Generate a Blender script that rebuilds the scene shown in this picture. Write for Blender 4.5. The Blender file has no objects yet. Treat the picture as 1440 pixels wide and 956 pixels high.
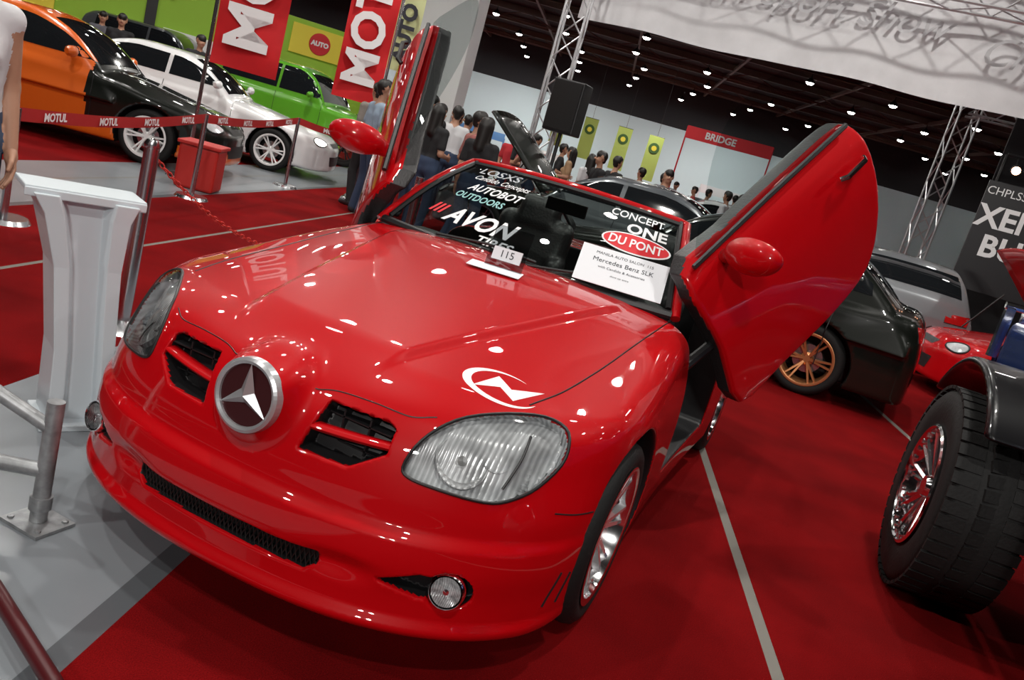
import bpy, bmesh, numpy as np, time, math, random
from mathutils import Vector, Matrix, Euler, geometry
random.seed(3); np.random.seed(3)
SC=bpy.context.scene
SC.view_settings.view_transform='Standard'
# ---------- camera
def Rm(yaw,pit,rol):
    cz,sz=np.cos(yaw),np.sin(yaw); Z=np.array([[cz,-sz,0],[sz,cz,0],[0,0,1]])
    a=np.pi/2-pit; c,s=np.cos(a),np.sin(a); X=np.array([[1,0,0],[0,c,-s],[0,s,c]])
    c,s=np.cos(rol),np.sin(rol); R=np.array([[c,-s,0],[s,c,0],[0,0,1]])
    return Z@X@R
R=Rm(.3423,.2247,.2793)
cd=bpy.data.cameras.new('camera');co=bpy.data.objects.new('camera',cd);bpy.context.collection.objects.link(co)
co.matrix_world=Matrix([list(R[0])+[1.2339],list(R[1])+[-2.4924],list(R[2])+[1.4079],[0,0,0,1]])
cd.sensor_width=36;cd.lens=1159.1/1440*36;cd.clip_end=200;SC.camera=co
# ---------- maths helpers
def curve(xs,ys):
    xs=np.array(xs,float);ys=np.array(ys,float);n=len(xs)
    d=np.diff(ys)/np.diff(xs);m=np.zeros(n)
    for i in range(1,n-1):
        if d[i-1]*d[i]>0: m[i]=2*d[i-1]*d[i]/(d[i-1]+d[i])
    m[0]=d[0];m[-1]=d[-1]
    X=np.linspace(xs[0],xs[-1],600);k=np.clip(np.searchsorted(xs,X)-1,0,n-2)
    h=xs[k+1]-xs[k];t=(X-xs[k])/h
    Y=(2*t**3-3*t**2+1)*ys[k]+(t**3-2*t**2+t)*h*m[k]+(-2*t**3+3*t**2)*ys[k+1]+(t**3-t**2)*h*m[k+1]
    return lambda v:np.interp(v,X,Y)
def smax(a,b,k):
    h=np.maximum(k-np.abs(a-b),0)/k
    return np.maximum(a,b)+h*h*k*.25
def smin(a,b,k): return -smax(-a,-b,k)
def sstep(a,b,v):
    t=np.clip((v-a)/(b-a),0,1);return t*t*(3-2*t)
def sbox(x,y,z,c,s,r=0.0):
    q=[np.abs(v-cc)-ss+r for v,cc,ss in zip((x,y,z),c,s)]
    return np.sqrt(sum(np.maximum(a,0)**2 for a in q))+np.minimum(np.maximum(np.maximum(q[0],q[1]),q[2]),0)-r
def ell(x,y,z,c,s):
    return (np.sqrt(((x-c[0])/s[0])**2+((y-c[1])/s[1])**2+((z-c[2])/s[2])**2)-1)*min(s)
def cap(x,y,z,a,b,ra,rb):
    a=np.array(a,float);e=np.array(b,float)-a;L=max(e@e,1e-9)
    t=np.clip(((x-a[0])*e[0]+(y-a[1])*e[1]+(z-a[2])*e[2])/L,0,1)
    return np.sqrt((x-a[0]-e[0]*t)**2+(y-a[1]-e[1]*t)**2+(z-a[2]-e[2]*t)**2)-(ra+(rb-ra)*t)
def poly2(px,py,V):
    V=np.array(V,float);d=np.full(px.shape,1e9);s=np.ones(px.shape)
    for i in range(len(V)):
        a=V[i];b=V[i-1];e=b-a;wx=px-a[0];wy=py-a[1]
        t=np.clip((wx*e[0]+wy*e[1])/(e@e+1e-12),0,1)
        d=np.minimum(d,(wx-e[0]*t)**2+(wy-e[1]*t)**2)
        c1=py>=a[1];c2=py<b[1];c3=e[0]*wy>e[1]*wx
        s=np.where((c1&c2&c3)|(~c1&~c2&~c3),-s,s)
    return s*np.sqrt(d)
def grad(f,P,e=1e-3):
    g=np.zeros_like(P)
    for i in range(3):
        a=P.copy();a[:,i]+=e;b=P.copy();b[:,i]-=e
        g[:,i]=(f(a[:,0],a[:,1],a[:,2])-f(b[:,0],b[:,1],b[:,2]))/(2*e)
    return g
def unit(v): v=np.array(v,float);return v/np.linalg.norm(v)
def nrm(f,P):
    g=grad(f,P);return g/(np.linalg.norm(g,axis=1,keepdims=True)+1e-9)
def nets(f,lo,hi,h,sym=False,newton=3):
    lo=np.array(lo,float);hi=np.array(hi,float);n=np.ceil((hi-lo)/h).astype(int)+1
    xs=np.arange(int(np.ceil(hi[0]/h))+1)*h if sym else lo[0]+np.arange(n[0])*h
    ys=lo[1]+np.arange(n[1])*h;zs=lo[2]+np.arange(n[2])*h
    V=np.empty((len(xs),len(ys),len(zs)),np.float32)
    for j in range(0,len(ys),40):
        X,Y,Z=np.meshgrid(xs,ys[j:j+40],zs,indexing='ij');V[:,j:j+40,:]=f(X,Y,Z)
    if sym: V=np.concatenate([V[:0:-1],V],0);xs=np.concatenate([-xs[:0:-1],xs])
    S=V<0
    c=[S[i:S.shape[0]-1+i,j:S.shape[1]-1+j,k:S.shape[2]-1+k] for i in (0,1) for j in (0,1) for k in (0,1)]
    cnt=sum(a.astype(np.int8) for a in c);act=(cnt>0)&(cnt<8)
    I,J,K=np.nonzero(act);idx=np.full(act.shape,-1,np.int64);idx[I,J,K]=np.arange(len(I))
    off=[(i,j,k) for i in (0,1) for j in (0,1) for k in (0,1)]
    cv=np.stack([V[I+o[0],J+o[1],K+o[2]] for o in off],1)
    acc=np.zeros((len(I),3));w=np.zeros(len(I))
    for a in range(8):
        for ax in range(3):
            oa=off[a]
            if oa[ax]==1:continue
            ob=list(oa);ob[ax]=1;b=off.index(tuple(ob))
            va,vb=cv[:,a],cv[:,b];m=(va<0)!=(vb<0)
            t=np.where(m,va/np.where(m,va-vb,1),0)
            p=np.tile(np.array(oa,float),(len(I),1));p[:,ax]+=t
            acc+=p*m[:,None];w+=m
    P=(acc/w[:,None]+np.stack([I,J,K],1))*h+np.array([xs[0],ys[0],zs[0]])
    for _ in range(newton):
        v=f(P[:,0],P[:,1],P[:,2]);g=grad(f,P);st=(v/np.maximum((g*g).sum(1),.05))[:,None]*g
        L=np.linalg.norm(st,axis=1,keepdims=True);P=P-st*np.minimum(1,.5*h/np.maximum(L,1e-9))
    F=[]
    for ax in range(3):
        s0=[slice(None)]*3;s1=[slice(None)]*3;s0[ax]=slice(0,-1);s1[ax]=slice(1,None)
        A,B=S[tuple(s0)],S[tuple(s1)];b,c2=[(1,2),(2,0),(0,1)][ax]
        ed=np.nonzero(A!=B);e=np.stack(ed,1);sg=A[ed]
        ok=(e[:,b]>0)&(e[:,c2]>0)&(e[:,b]<S.shape[b]-1)&(e[:,c2]<S.shape[c2]-1);e=e[ok];sg=sg[ok];q=[]
        for db,dc in ((-1,-1),(0,-1),(0,0),(-1,0)):
            ee=e.copy();ee[:,b]+=db;ee[:,c2]+=dc;q.append(idx[ee[:,0],ee[:,1],ee[:,2]])
        q=np.stack(q,1);F.append(np.where(sg[:,None],q,q[:,::-1]))
    F=np.concatenate(F);return P,F[(F>=0).all(1)]
def mesh_np(name,P,F,mats,mid=None,normals=None,parent=None,smooth=True):
    me=bpy.data.meshes.new(name);F=np.asarray(F);k=F.shape[1]
    me.vertices.add(len(P));me.vertices.foreach_set('co',np.ascontiguousarray(P,np.float32).ravel())
    me.loops.add(F.size);me.loops.foreach_set('vertex_index',np.ascontiguousarray(F,np.int32).ravel())
    me.polygons.add(len(F));me.polygons.foreach_set('loop_start',np.arange(0,F.size,k,dtype=np.int32))
    me.polygons.foreach_set('loop_total',np.full(len(F),k,np.int32))
    me.polygons.foreach_set('use_smooth',np.full(len(F),smooth))
    for m in (mats if isinstance(mats,list) else [mats]):me.materials.append(m)
    if mid is not None:me.polygons.foreach_set('material_index',np.asarray(mid).astype(np.int32))
    me.update();me.validate()
    if normals is not None: me.normals_split_custom_set_from_vertices(np.asarray(normals).tolist())
    o=bpy.data.objects.new(name,me);bpy.context.collection.objects.link(o);o.parent=parent;return o
def empty(name,loc=(0,0,0),rz=0,scale=1):
    o=bpy.data.objects.new(name,None);bpy.context.collection.objects.link(o);o.location=loc;o.rotation_euler=(0,0,rz);o.scale=(scale,)*3;o.empty_display_size=.1;return o
class Acc:
    def __init__(s): s.P=[];s.F=[];s.M=[];s.n=0
    def add(s,P,F,m=0):
        s.P.append(np.asarray(P,float));
        for f in F: s.F.append([int(i)+s.n for i in f]);s.M.append(m)
        s.n+=len(P)
    def box(s,c,sz,m=0,rot=None):
        c=np.array(c,float);h=np.array(sz,float)/2
        P=np.array([[i,j,k] for i in(-1,1) for j in(-1,1) for k in(-1,1)],float)*h
        if rot is not None:P=P@np.array(Euler(rot).to_matrix()).T
        s.add(P+c,[(0,1,3,2),(4,6,7,5),(0,4,5,1),(2,3,7,6),(0,2,6,4),(1,5,7,3)],m)
    def tube(s,pts,r,n=8,m=0,closed=False,capd=True):
        pts=np.array(pts,float);k=len(pts);rr=np.broadcast_to(r,(k,))
        T=np.roll(pts,-1,0)-np.roll(pts,1,0)
        if not closed:T[0]=pts[1]-pts[0];T[-1]=pts[-1]-pts[-2]
        T/=np.linalg.norm(T,axis=1,keepdims=True)+1e-12
        u=np.cross(T[0],[0,0,1]);u=u if np.linalg.norm(u)>.1 else np.cross(T[0],[1,0,0]);u/=np.linalg.norm(u)
        P=[]
        for i in range(k):
            u=u-T[i]*(u@T[i]);u/=np.linalg.norm(u);v=np.cross(T[i],u)
            for a in range(n):
                t=2*math.pi*a/n;P.append(pts[i]+rr[i]*(u*math.cos(t)+v*math.sin(t)))
        F=[]
        for i in range(k if closed else k-1):
            j=(i+1)%k
            for a in range(n):
                b=(a+1)%n;F.append((i*n+a,i*n+b,j*n+b,j*n+a))
        if not closed and capd: F.append(tuple(range(n))[::-1]);F.append(tuple((k-1)*n+a for a in range(n)))
        s.add(P,F,m)
    def rev(s,prof,n=32,m=0,M=None):
        P=[];k=len(prof)
        for a in range(n):
            t=2*math.pi*a/n
            for r,h in prof:P.append((h,r*math.cos(t),r*math.sin(t)))
        P=np.array(P)
        if M is not None:P=P@np.array(M)[:3,:3].T+np.array(M)[:3,3]
        F=[(a*k+i,a*k+i+1,((a+1)%n)*k+i+1,((a+1)%n)*k+i) for a in range(n) for i in range(k-1)]
        s.add(P,F,m)
    def obj(s,name,mats,parent=None,smooth=False,bevel=0):
        me=bpy.data.meshes.new(name);me.from_pydata(np.concatenate(s.P).tolist(),[],s.F)
        for m in (mats if isinstance(mats,list) else [mats]):me.materials.append(m)
        me.polygons.foreach_set('material_index',np.array(s.M,np.int32));me.polygons.foreach_set('use_smooth',np.full(len(s.F),smooth))
        me.update();o=bpy.data.objects.new(name,me);bpy.context.collection.objects.link(o);o.parent=parent
        if smooth:
            bm=bmesh.new();bm.from_mesh(me);bmesh.ops.recalc_face_normals(bm,faces=bm.faces)
            for e in bm.edges:
                if len(e.link_faces)==2 and e.calc_face_angle(0)>.7:e.smooth=False
            bm.to_mesh(me);bm.free()
        if bevel:
            b=o.modifiers.new('bevel','BEVEL');b.width=bevel;b.segments=2
        return o
def bx(name,c,s,m,parent=None,rot=None,bevel=.004):
    a=Acc();a.box((0,0,0),s);o=a.obj(name,m,parent,bevel=bevel);o.location=c
    if rot:o.rotation_euler=rot
    return o
# ---------- materials
def mat(name,col,rough=.5,metal=0,coat=0,emis=0,ecol=None,noise=None,bump=None,alpha=1,trans=0,ior=None,spec=None):
    m=bpy.data.materials.new(name);m.use_nodes=True;nt=m.node_tree;b=nt.nodes['Principled BSDF']
    I=b.inputs;I['Base Color'].default_value=(*col,1);I['Roughness'].default_value=rough;I['Metallic'].default_value=metal
    I['Coat Weight'].default_value=coat;I['Coat Roughness'].default_value=.015;I['Transmission Weight'].default_value=trans
    if ior:I['IOR'].default_value=ior
    if spec is not None:I['Specular IOR Level'].default_value=spec
    if emis: I['Emission Color'].default_value=(*(ecol or col),1);I['Emission Strength'].default_value=emis
    if noise or bump:
        tc=nt.nodes.new('ShaderNodeTexCoord')
    if noise:
        sc,amt=noise;n=nt.nodes.new('ShaderNodeTexNoise');n.inputs['Scale'].default_value=sc;n.inputs['Detail'].default_value=6
        nt.links.new(tc.outputs['Object'],n.inputs['Vector'])
        r=nt.nodes.new('ShaderNodeMapRange');r.inputs[1].default_value=.3;r.inputs[2].default_value=.7;r.inputs[3].default_value=1-amt;r.inputs[4].default_value=1+amt
        nt.links.new(n.outputs['Fac'],r.inputs[0]);mx=nt.nodes.new('ShaderNodeVectorMath');mx.operation='SCALE';mx.inputs[0].default_value=col
        nt.links.new(r.outputs[0],mx.inputs['Scale']);nt.links.new(mx.outputs[0],I['Base Color'])
    if bump:
        sc,st=bump;n=nt.nodes.new('ShaderNodeTexNoise');n.inputs['Scale'].default_value=sc;n.inputs['Detail'].default_value=3
        nt.links.new(tc.outputs['Object'],n.inputs['Vector']);bp=nt.nodes.new('ShaderNodeBump');bp.inputs['Strength'].default_value=st;bp.inputs['Distance'].default_value=.01
        nt.links.new(n.outputs['Fac'],bp.inputs['Height']);nt.links.new(bp.outputs[0],I['Normal'])
    return m
def glassmat(name,tint=(.8,.85,.85),ior=1.45,rough=.02,op=0):
    m=bpy.data.materials.new(name);m.use_nodes=True;nt=m.node_tree;nt.nodes.clear()
    o=nt.nodes.new('ShaderNodeOutputMaterial');mx=nt.nodes.new('ShaderNodeMixShader');t=nt.nodes.new('ShaderNodeBsdfTransparent');g=nt.nodes.new('ShaderNodeBsdfGlossy')
    f=nt.nodes.new('ShaderNodeFresnel');f.inputs[0].default_value=ior;t.inputs[0].default_value=(*tint,1);g.inputs['Roughness'].default_value=rough
    L=nt.links;src=f.outputs[0]
    if op:
        ad=nt.nodes.new('ShaderNodeMath');ad.operation='ADD';ad.inputs[1].default_value=op;ad.use_clamp=True;L.new(src,ad.inputs[0]);src=ad.outputs[0]
    L.new(src,mx.inputs[0]);L.new(t.outputs[0],mx.inputs[1]);L.new(g.outputs[0],mx.inputs[2]);L.new(mx.outputs[0],o.inputs[0])
    return m
RED=mat('red_paint',(.46,.001,.004),.42,0,1,spec=.10)
BLK=mat('black_trim',(.008,.008,.009),.45)
RUB=mat('tyre_rubber',(.010,.010,.010),.7,bump=(60,.2),spec=.3)
CHR=mat('chrome',(.9,.9,.92),.12,1)
SIL=mat('silver_metal',(.55,.56,.58),.25,1)
EMB=mat('emblem_silver',(.50,.51,.53),.30,.6)
MESHM=mat('intake_mesh',(.03,.03,.03),.35,.6)
WHT=mat('white_vinyl',(.85,.85,.86),.5)
REDV=mat('red_vinyl',(.65,.01,.02),.5)
LENSG=glassmat('headlamp_glass',(.97,.98,.98),1.45,.03,op=.03)
REFL=mat('lamp_reflector',(.95,.95,.95),.15,.8)
def ribbed(name,col,scale,st,metal,rough,axis,lo=.62,blot=0,bl=.35):
    m=mat(name,col,rough,metal);nt=m.node_tree;b=nt.nodes['Principled BSDF'];tc=nt.nodes.new('ShaderNodeTexCoord');w=nt.nodes.new('ShaderNodeTexWave');w.inputs['Scale'].default_value=scale;w.bands_direction=axis
    w.inputs['Distortion'].default_value=1.2;w.inputs['Detail'].default_value=2
    bp=nt.nodes.new('ShaderNodeBump');bp.inputs['Strength'].default_value=st;bp.inputs['Distance'].default_value=.006
    cr=nt.nodes.new('ShaderNodeMix');cr.data_type='RGBA';cr.inputs[6].default_value=(*[c*lo for c in col],1);cr.inputs[7].default_value=(*col,1)
    nt.links.new(tc.outputs['Object'],w.inputs[0]);nt.links.new(w.outputs['Fac'],bp.inputs['Height']);nt.links.new(bp.outputs[0],b.inputs['Normal']);nt.links.new(w.outputs['Fac'],cr.inputs[0]);nt.links.new(cr.outputs[2],b.inputs['Base Color'])
    if blot:
        n=nt.nodes.new('ShaderNodeTexNoise');n.inputs['Scale'].default_value=blot;n.inputs['Detail'].default_value=2;nt.links.new(tc.outputs['Object'],n.inputs['Vector'])
        r=nt.nodes.new('ShaderNodeMapRange');r.inputs[1].default_value=.38;r.inputs[2].default_value=.62;r.inputs[3].default_value=bl;r.inputs[4].default_value=1;nt.links.new(n.outputs['Fac'],r.inputs[0])
        v=nt.nodes.new('ShaderNodeVectorMath');v.operation='SCALE';nt.links.new(cr.outputs[2],v.inputs[0]);nt.links.new(r.outputs[0],v.inputs['Scale']);nt.links.new(v.outputs[0],b.inputs['Base Color'])
    return m
REFW=ribbed('lamp_housing',(.90,.92,.94),24,.4,.10,.2,'X',.70,blot=13,bl=.55)
WSG=glassmat('windshield_glass',(.42,.48,.46),1.5,.01)
LEA=mat('black_leather',(.02,.019,.02),.42,bump=(90,.15))
PAPER=mat('paper',(.78,.80,.84),.6)
INK=mat('ink',(.02,.02,.03),.7)
# ---------- text
def text_mesh(txt,size=1,shear=0,bold=0,space=1,ext=0):
    c=bpy.data.curves.new('t','FONT');c.body=txt;c.size=size;c.shear=shear;c.offset=bold;c.align_x='CENTER';c.align_y='CENTER';c.space_character=space;c.extrude=ext;c.resolution_u=3
    o=bpy.data.objects.new('t',c);bpy.context.collection.objects.link(o)
    dg=bpy.context.evaluated_depsgraph_get();me=bpy.data.meshes.new_from_object(o.evaluated_get(dg))
    P=np.array([v.co[:] for v in me.vertices]);F=[list(p.vertices) for p in me.polygons]
    bpy.data.objects.remove(o);bpy.data.meshes.remove(me);return P,F
def text_obj(name,txt,size,M,mat_,parent=None,sx=1,**k):
    P,F=text_mesh(txt,size,**k);P[:,0]*=sx
    a=Acc();M=np.array(M);a.add(P@M[:3,:3].T+M[:3,3],F);return a.obj(name,mat_,parent)
def frame(o,x,y):
    x=unit(x);z=unit(np.cross(x,y));y=np.cross(z,x);M=np.eye(4);M[:3,0]=x;M[:3,1]=y;M[:3,2]=z;M[:3,3]=o;return M
# ---------- surface patches
def cdt(poly,res):
    poly=np.array(poly,float);B=[]
    for i in range(len(poly)):
        a=poly[i];b=poly[(i+1)%len(poly)];n=max(1,int(np.linalg.norm(b-a)/res))
        for k in range(n):B.append(a+(b-a)*k/n)
    B=np.array(B);lo=B.min(0);hi=B.max(0)
    gx,gy=np.meshgrid(np.arange(lo[0],hi[0],res),np.arange(lo[1],hi[1],res));G=np.stack([gx.ravel(),gy.ravel()],1)
    G=G[poly2(G[:,0],G[:,1],poly)<-.35*res];A=np.concatenate([B,G])
    r=geometry.delaunay_2d_cdt([Vector(a) for a in A],[],[list(range(len(B)))],1,1e-6)
    return np.array([v[:] for v in r[0]]),[list(f) for f in r[2]],len(B)
def trace(f,O,D,n=60,k=.8):
    P=np.array(O,float)
    for _ in range(n):
        P=P+D*np.clip(f(P[:,0],P[:,1],P[:,2])*k,-.1,.1)[:,None]
    return P
def smooth_poly(V,n=6):
    V=np.array(V,float);out=[];k=len(V)
    for i in range(k):
        p0,p1,p2,p3=V[i-1],V[i],V[(i+1)%k],V[(i+2)%k]
        for j in range(n):
            t=j/n;out.append(.5*((2*p1)+(-p0+p2)*t+(2*p0-5*p1+4*p2-p3)*t*t+(-p0+3*p1-3*p2+p3)*t**3))
    return np.array(out)
def patch(name,poly,C,U,V,N,f,off,m,parent,res=.02,both=True,rim=None,rimm=None):
    U,V,N=[unit(a) for a in (U,V,N)];C=np.array(C,float)
    p,F,nb=cdt(poly,res)
    O=C+p[:,:1]*U+p[:,1:2]*V+N*.12
    P=trace(f,O,-N);G=nrm(f,P);P=P+G*off
    for s in ((1,-1) if both else (1,)):
        Q=P*np.array([s,1,1])
        a=Acc();a.add(Q,F if s==1 else [x[::-1] for x in F]);o=a.obj(name,m,parent);o.data.polygons.foreach_set('use_smooth',np.full(len(F),True))
        if rim:
            poly_=np.array(poly,float);O2=C+poly_[:,:1]*U+poly_[:,1:2]*V+N*.12;Q2=trace(f,O2,-N);Q2=Q2+nrm(f,Q2)*(off*.6)
            b=Acc();b.tube(Q2*np.array([s,1,1]),rim,8,closed=True);b.obj(name+'_gasket',rimm or BLK,parent,smooth=True)
    return P
def surf_tube(name,pts,D,f,r,m,parent,both=True,off=0,n=6):
    pts=np.array(pts,float);k=len(pts);t=np.linspace(0,k-1,(k-1)*8+1);Q=np.stack([curve(range(k),pts[:,i])(t) for i in range(3)],1)
    Q=trace(f,Q-unit(D)*.1,unit(D));
    if off:Q=Q+nrm(f,Q)*off
    for s in ((1,-1) if both else (1,)):
        a=Acc();a.tube(Q*np.array([s,1,1]),r,n);a.obj(name,m,parent,smooth=True)
# =====================================================================  RED ROADSTER
Hc=curve([-.95,-.75,-.6,-.3,0,.5,.8,1.2,2,2.6,3.0,3.2],[.665,.735,.77,.822,.865,.93,.955,.95,.955,.95,.92,.86])
Dd=curve([-.95,-.5,0,.5,1,2,2.8,3.2],[.10,.10,.095,.075,.05,.05,.07,.1])
gz=curve([.10,.14,.18,.212,.26,.34,.405,.44,.50,.6,.68,.75,.9],[.05,.005,-.012,.006,.008,.0,.008,.036,.046,.075,.125,.22,.5])
Wz=curve([.1,.2,.3,.5,.62,.75,.85,.95],[.83,.85,.86,.862,.857,.838,.81,.74])
Wy=curve([-.9,-.5,-.3,0,1,2.4,2.9,3.2],[-.05,-.022,-.008,0,-.015,.0,-.03,-.08])
HL=np.array([(.425,-.728,.557),(.429,-.698,.606),(.453,-.651,.652),(.493,-.582,.684),(.563,-.488,.700),(.637,-.405,.702),(.695,-.376,.684),(.721,-.395,.650),(.726,-.428,.602),(.708,-.505,.553),(.678,-.567,.527),(.64,-.616,.515),(.577,-.664,.519),(.492,-.71,.53),(.445,-.728,.539)])+np.array([0,-.012,.022])
HLc=HL.mean(0);_,_,vt=np.linalg.svd(HL-HLc);HN=vt[2]*(-1 if vt[2][1]>0 else 1);HU=unit(np.cross([0,0,1],HN));HV=np.cross(HN,HU)
HLp=np.stack([(HL-HLc)@HU,(HL-HLc)@HV],1);HLp=smooth_poly(HLp,3)
def body0(x,y,z):
    ax=np.abs(x)
    wb=.20+(np.clip(y,-.75,.6)+.75)/1.35*.32
    H=Hc(y)-Dd(y)*(ax/.8)**2.6+.019*(1-sstep(wb-.02,wb+.02,ax))*sstep(-.8,-.55,y)*(1-sstep(.5,.8,y))
    top=z-H
    pl=.75*(1-np.maximum(1-(np.minimum(ax,.869)/.87)**2.4,0)**(1/2.4))*(1+.12*sstep(.45,.62,z))
    fr=(-.87+pl+gz(z)-y)/(1+.6*sstep(.3,.8,ax))
    q=(x/.122)**2+((z-.630)/.132)**2
    nose=smax((np.sqrt(q*q+((y+.72)/.135)**2)-1)*.075,-.843+.10*(z-.63)-y,.012)
    fr=smin(fr,nose,.045)
    W=Wz(z)+Wy(y)+.012*np.exp(-(y/.42)**2)+.015*np.exp(-((y-2.4)/.45)**2)
    side=ax-W
    rear=y-(3.15-.15*(ax/.87)**4-.08*sstep(.4,.9,z))
    b=smax(top,side,.07);b=smax(b,fr,.04);b=smax(b,rear,.1);b=smax(b,.15-z,.03)
    return b
def arches(x,y,z):
    a=np.minimum(np.sqrt(y**2+(z-.32)**2),np.sqrt((y-2.4)**2+(z-.32)**2))-.356
    return np.maximum(a,.55-np.abs(x))
def cockpit(x,y,z):
    ax=np.abs(x);return smax(sbox(ax,y,z,(0,1.40,.95),(.655,.62,.55),.05),-(y-.78),.02)
def dooro(x,y,z): return sbox(np.abs(x),y,z,(.95,1.23,.75),(.35,.47,.43),.03)
SLOT=[(.160,.540),(.295,.540),(.372,.594),(.366,.650),(.345,.660),(.185,.664)]
FINZ=lambda X:.603+.05*(X-.26)
def cuts(x,y,z,b0):
    ax=np.abs(x);c=np.full(np.shape(x),1.0)
    m=(y<-.3)&(z<.82)
    if m.any():
        X,Y,Z,B=ax[m],y[m],z[m],b0[m]
        d=np.maximum(poly2((X-HLc[0])*HU[0]+(Y-HLc[1])*HU[1]+(Z-HLc[2])*HU[2],(X-HLc[0])*HV[0]+(Y-HLc[1])*HV[1]+(Z-HLc[2])*HV[2],HLp[::3])+.002,-(B+.045))
        s=np.maximum(poly2(X,Z,SLOT)-.002,-(B+.07))
        i=np.maximum(poly2(X,Z,[(-.3,.260),(.270,.260),(.300,.285),(.295,.312),(-.3,.312)])-.002,-(B+.06))
        fg=np.maximum(np.sqrt((X-.615)**2+(Z-.297)**2)-.052,-(B+.055))
        fs=np.maximum(poly2(X,Z,[(.46,.295),(.55,.272),(.64,.27),(.65,.325),(.55,.33)])-.004,-(B+.05))
        c[m]=np.minimum.reduce([d,s,i,fg,fs])
    return c
def scoop(x,y,z):
    return ell(np.abs(x),y,z,(.42,-.885,.30),(.17,.080,.045))
def body(x,y,z):
    b0=body0(x,y,z);b=smax(b0,-scoop(x,y,z),.02)
    b=smax(b,-cuts(x,y,z,b0),.007)
    b=smax(b,-arches(x,y,z),.014)
    b=smax(b,-np.minimum(cockpit(x,y,z),dooro(x,y,z)),.015)
    return b
car=empty('red_roadster')
P,F=nets(body,(0,-1.0,.1),(.95,3.25,1.05),.0085,sym=True)
Nn=nrm(body,P);C=P[F].mean(1);c0=C[:,0],C[:,1],C[:,2];b0=body0(*c0)
ct=cuts(*c0,b0);mid=np.zeros(len(F),int)
mid[np.minimum(np.minimum(arches(*c0),cockpit(*c0)),dooro(*c0))<.004]=1
hlz=(np.abs(C[:,0])>.4)&(C[:,2]>.5)&(C[:,1]<-.3)
mid[(ct<.003)&(b0<-.012)&~hlz]=1
mid[(ct<.004)&(b0<-.006)&hlz]=2
mesh_np('body',P,F,[RED,BLK,REFW],mid,Nn,car)
patch('headlight_lens',HLp,HLc,HU,HV,HN,body0,.003,LENSG,car,res=.02,rim=.0045)
fp=np.array([(x_,-1.0,FINZ(x_)) for x_ in np.linspace(.150,.378,9)]);fq=trace(body0,fp,np.array([0,1.,0]))
for s in (1,-1):
    a=Acc();Q=[]
    fq2=fq+nrm(body0,fq)*(-.010)
    for k_,p in enumerate(fq2):
        for t in np.linspace(0,2*math.pi,12,endpoint=False): Q.append((s*p[0],p[1]+.02+.028*math.cos(t),p[2]+.0125*math.sin(t)-.1*.028*math.cos(t)))
    n_=12;a.add(Q,[(i*n_+j,i*n_+(j+1)%n_,(i+1)*n_+(j+1)%n_,(i+1)*n_+j) for i in range(8) for j in range(12)]);a.obj('grille_fin',RED,car,smooth=True)
for s in (1,-1):
    a=Acc()
    for (cu,cv,r) in ((-.065,-.012,.068),(.030,.018,.046)):
        c=HLc+HU*cu+HV*cv-HN*.012
        Mx=frame(c,-HN,HU)
        prof=[(r*math.sin(t),.030*math.cos(t)) for t in np.linspace(.12,math.pi/2,10)]
        a.rev(prof,36,0,Mx)
        a.rev([(0.0,-.004),(.014,-.002),(.018,.008),(.018,.03)],16,0,Mx)
        a.rev([(r,-.003),(r+.005,-.003),(r+.005,.012)],36,1,Mx)
    for k in range(9):
        v=-.07+k*.017;c=HLc+HU*(.115-.012*abs(k-4)*.3)+HV*v-HN*.03
        a.box(c,(.05,.010,.008),1)
    for i,p in enumerate(a.P):a.P[i]=p*np.array([s,1,1])
    a.obj('headlight_reflector',[REFL,REFW],car,smooth=True)
q0=HLc+HU*.100+HV*.062;q1=HLc+HU*.035-HV*.078
surf_tube('headlight_divider',[q0,(q0+q1)/2+HU*.006,q1],-HN,body0,.0035,BLK,car,off=.005)
surf_tube('hood_gap',[(.695,.80,1),(.675,.4,1),(.655,0,1),(.635,-.25,1),(.60,-.43,1)],(0,0,-1),body0,.0028,BLK,car)
surf_tube('hood_front_gap',[(.440,-.70,.9),(.38,-.74,.9),(.28,-.76,.9),(.18,-.78,.9),(.13,-.80,.9)],(0,.25,-1),body0,.0018,BLK,car)
surf_tube('bumper_gap',[(.95,-.34,.50),(.95,-.42,.505),(.95,-.50,.515)],(-1,.1,0),body0,.0022,BLK,car)
surf_tube('side_vent',[(.95,-.50,.24),(.95,-.46,.34)],(-1,.25,0),body0,.004,BLK,car)
surf_tube('side_vent',[(.95,-.44,.24),(.95,-.41,.33)],(-1,.25,0),body0,.004,BLK,car)
# emblem
ec=np.array([0,-.8415,.630]);Mx=frame(ec,(0,-1,.10),(1,0,0))
a=Acc();a.rev([(.080,.0),(.081,.008),(.089,.012),(.097,.007),(.099,-.016)],56,0,Mx);a.rev([(0.001,.0015),(.082,.0015)],40,1,Mx)
for k in range(3):
    th=math.radians(90+120*k);d=np.array([math.cos(th),0,math.sin(th)]);n=np.array([-d[2],0,d[0]])
    top=ec+np.array([0,-.018,0]);l_=ec+n*.021+d*.012;r_=ec-n*.021+d*.012;tip=ec+d*.086+np.array([0,-.007,0])
    a.add([top,l_,tip,r_],[(0,1,2),(0,2,3)],0)
a.obj('grille_emblem',[EMB,mat('emblem_backing',(.05,.012,.014),.35,.3)],car,smooth=False)
a=Acc()
for s in (1,-1):
    for xx in (.22,.30):a.box((s*xx,-.70,.603),(.005,.05,.10),0)
    for zz in (.565,.632):a.box((s*.265,-.705,zz),(.2,.04,.004),0)
a.obj('grille_struts',BLK,car)
a=Acc();a.box((0,-.80,.285),(.62,.01,.06),0)
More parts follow.
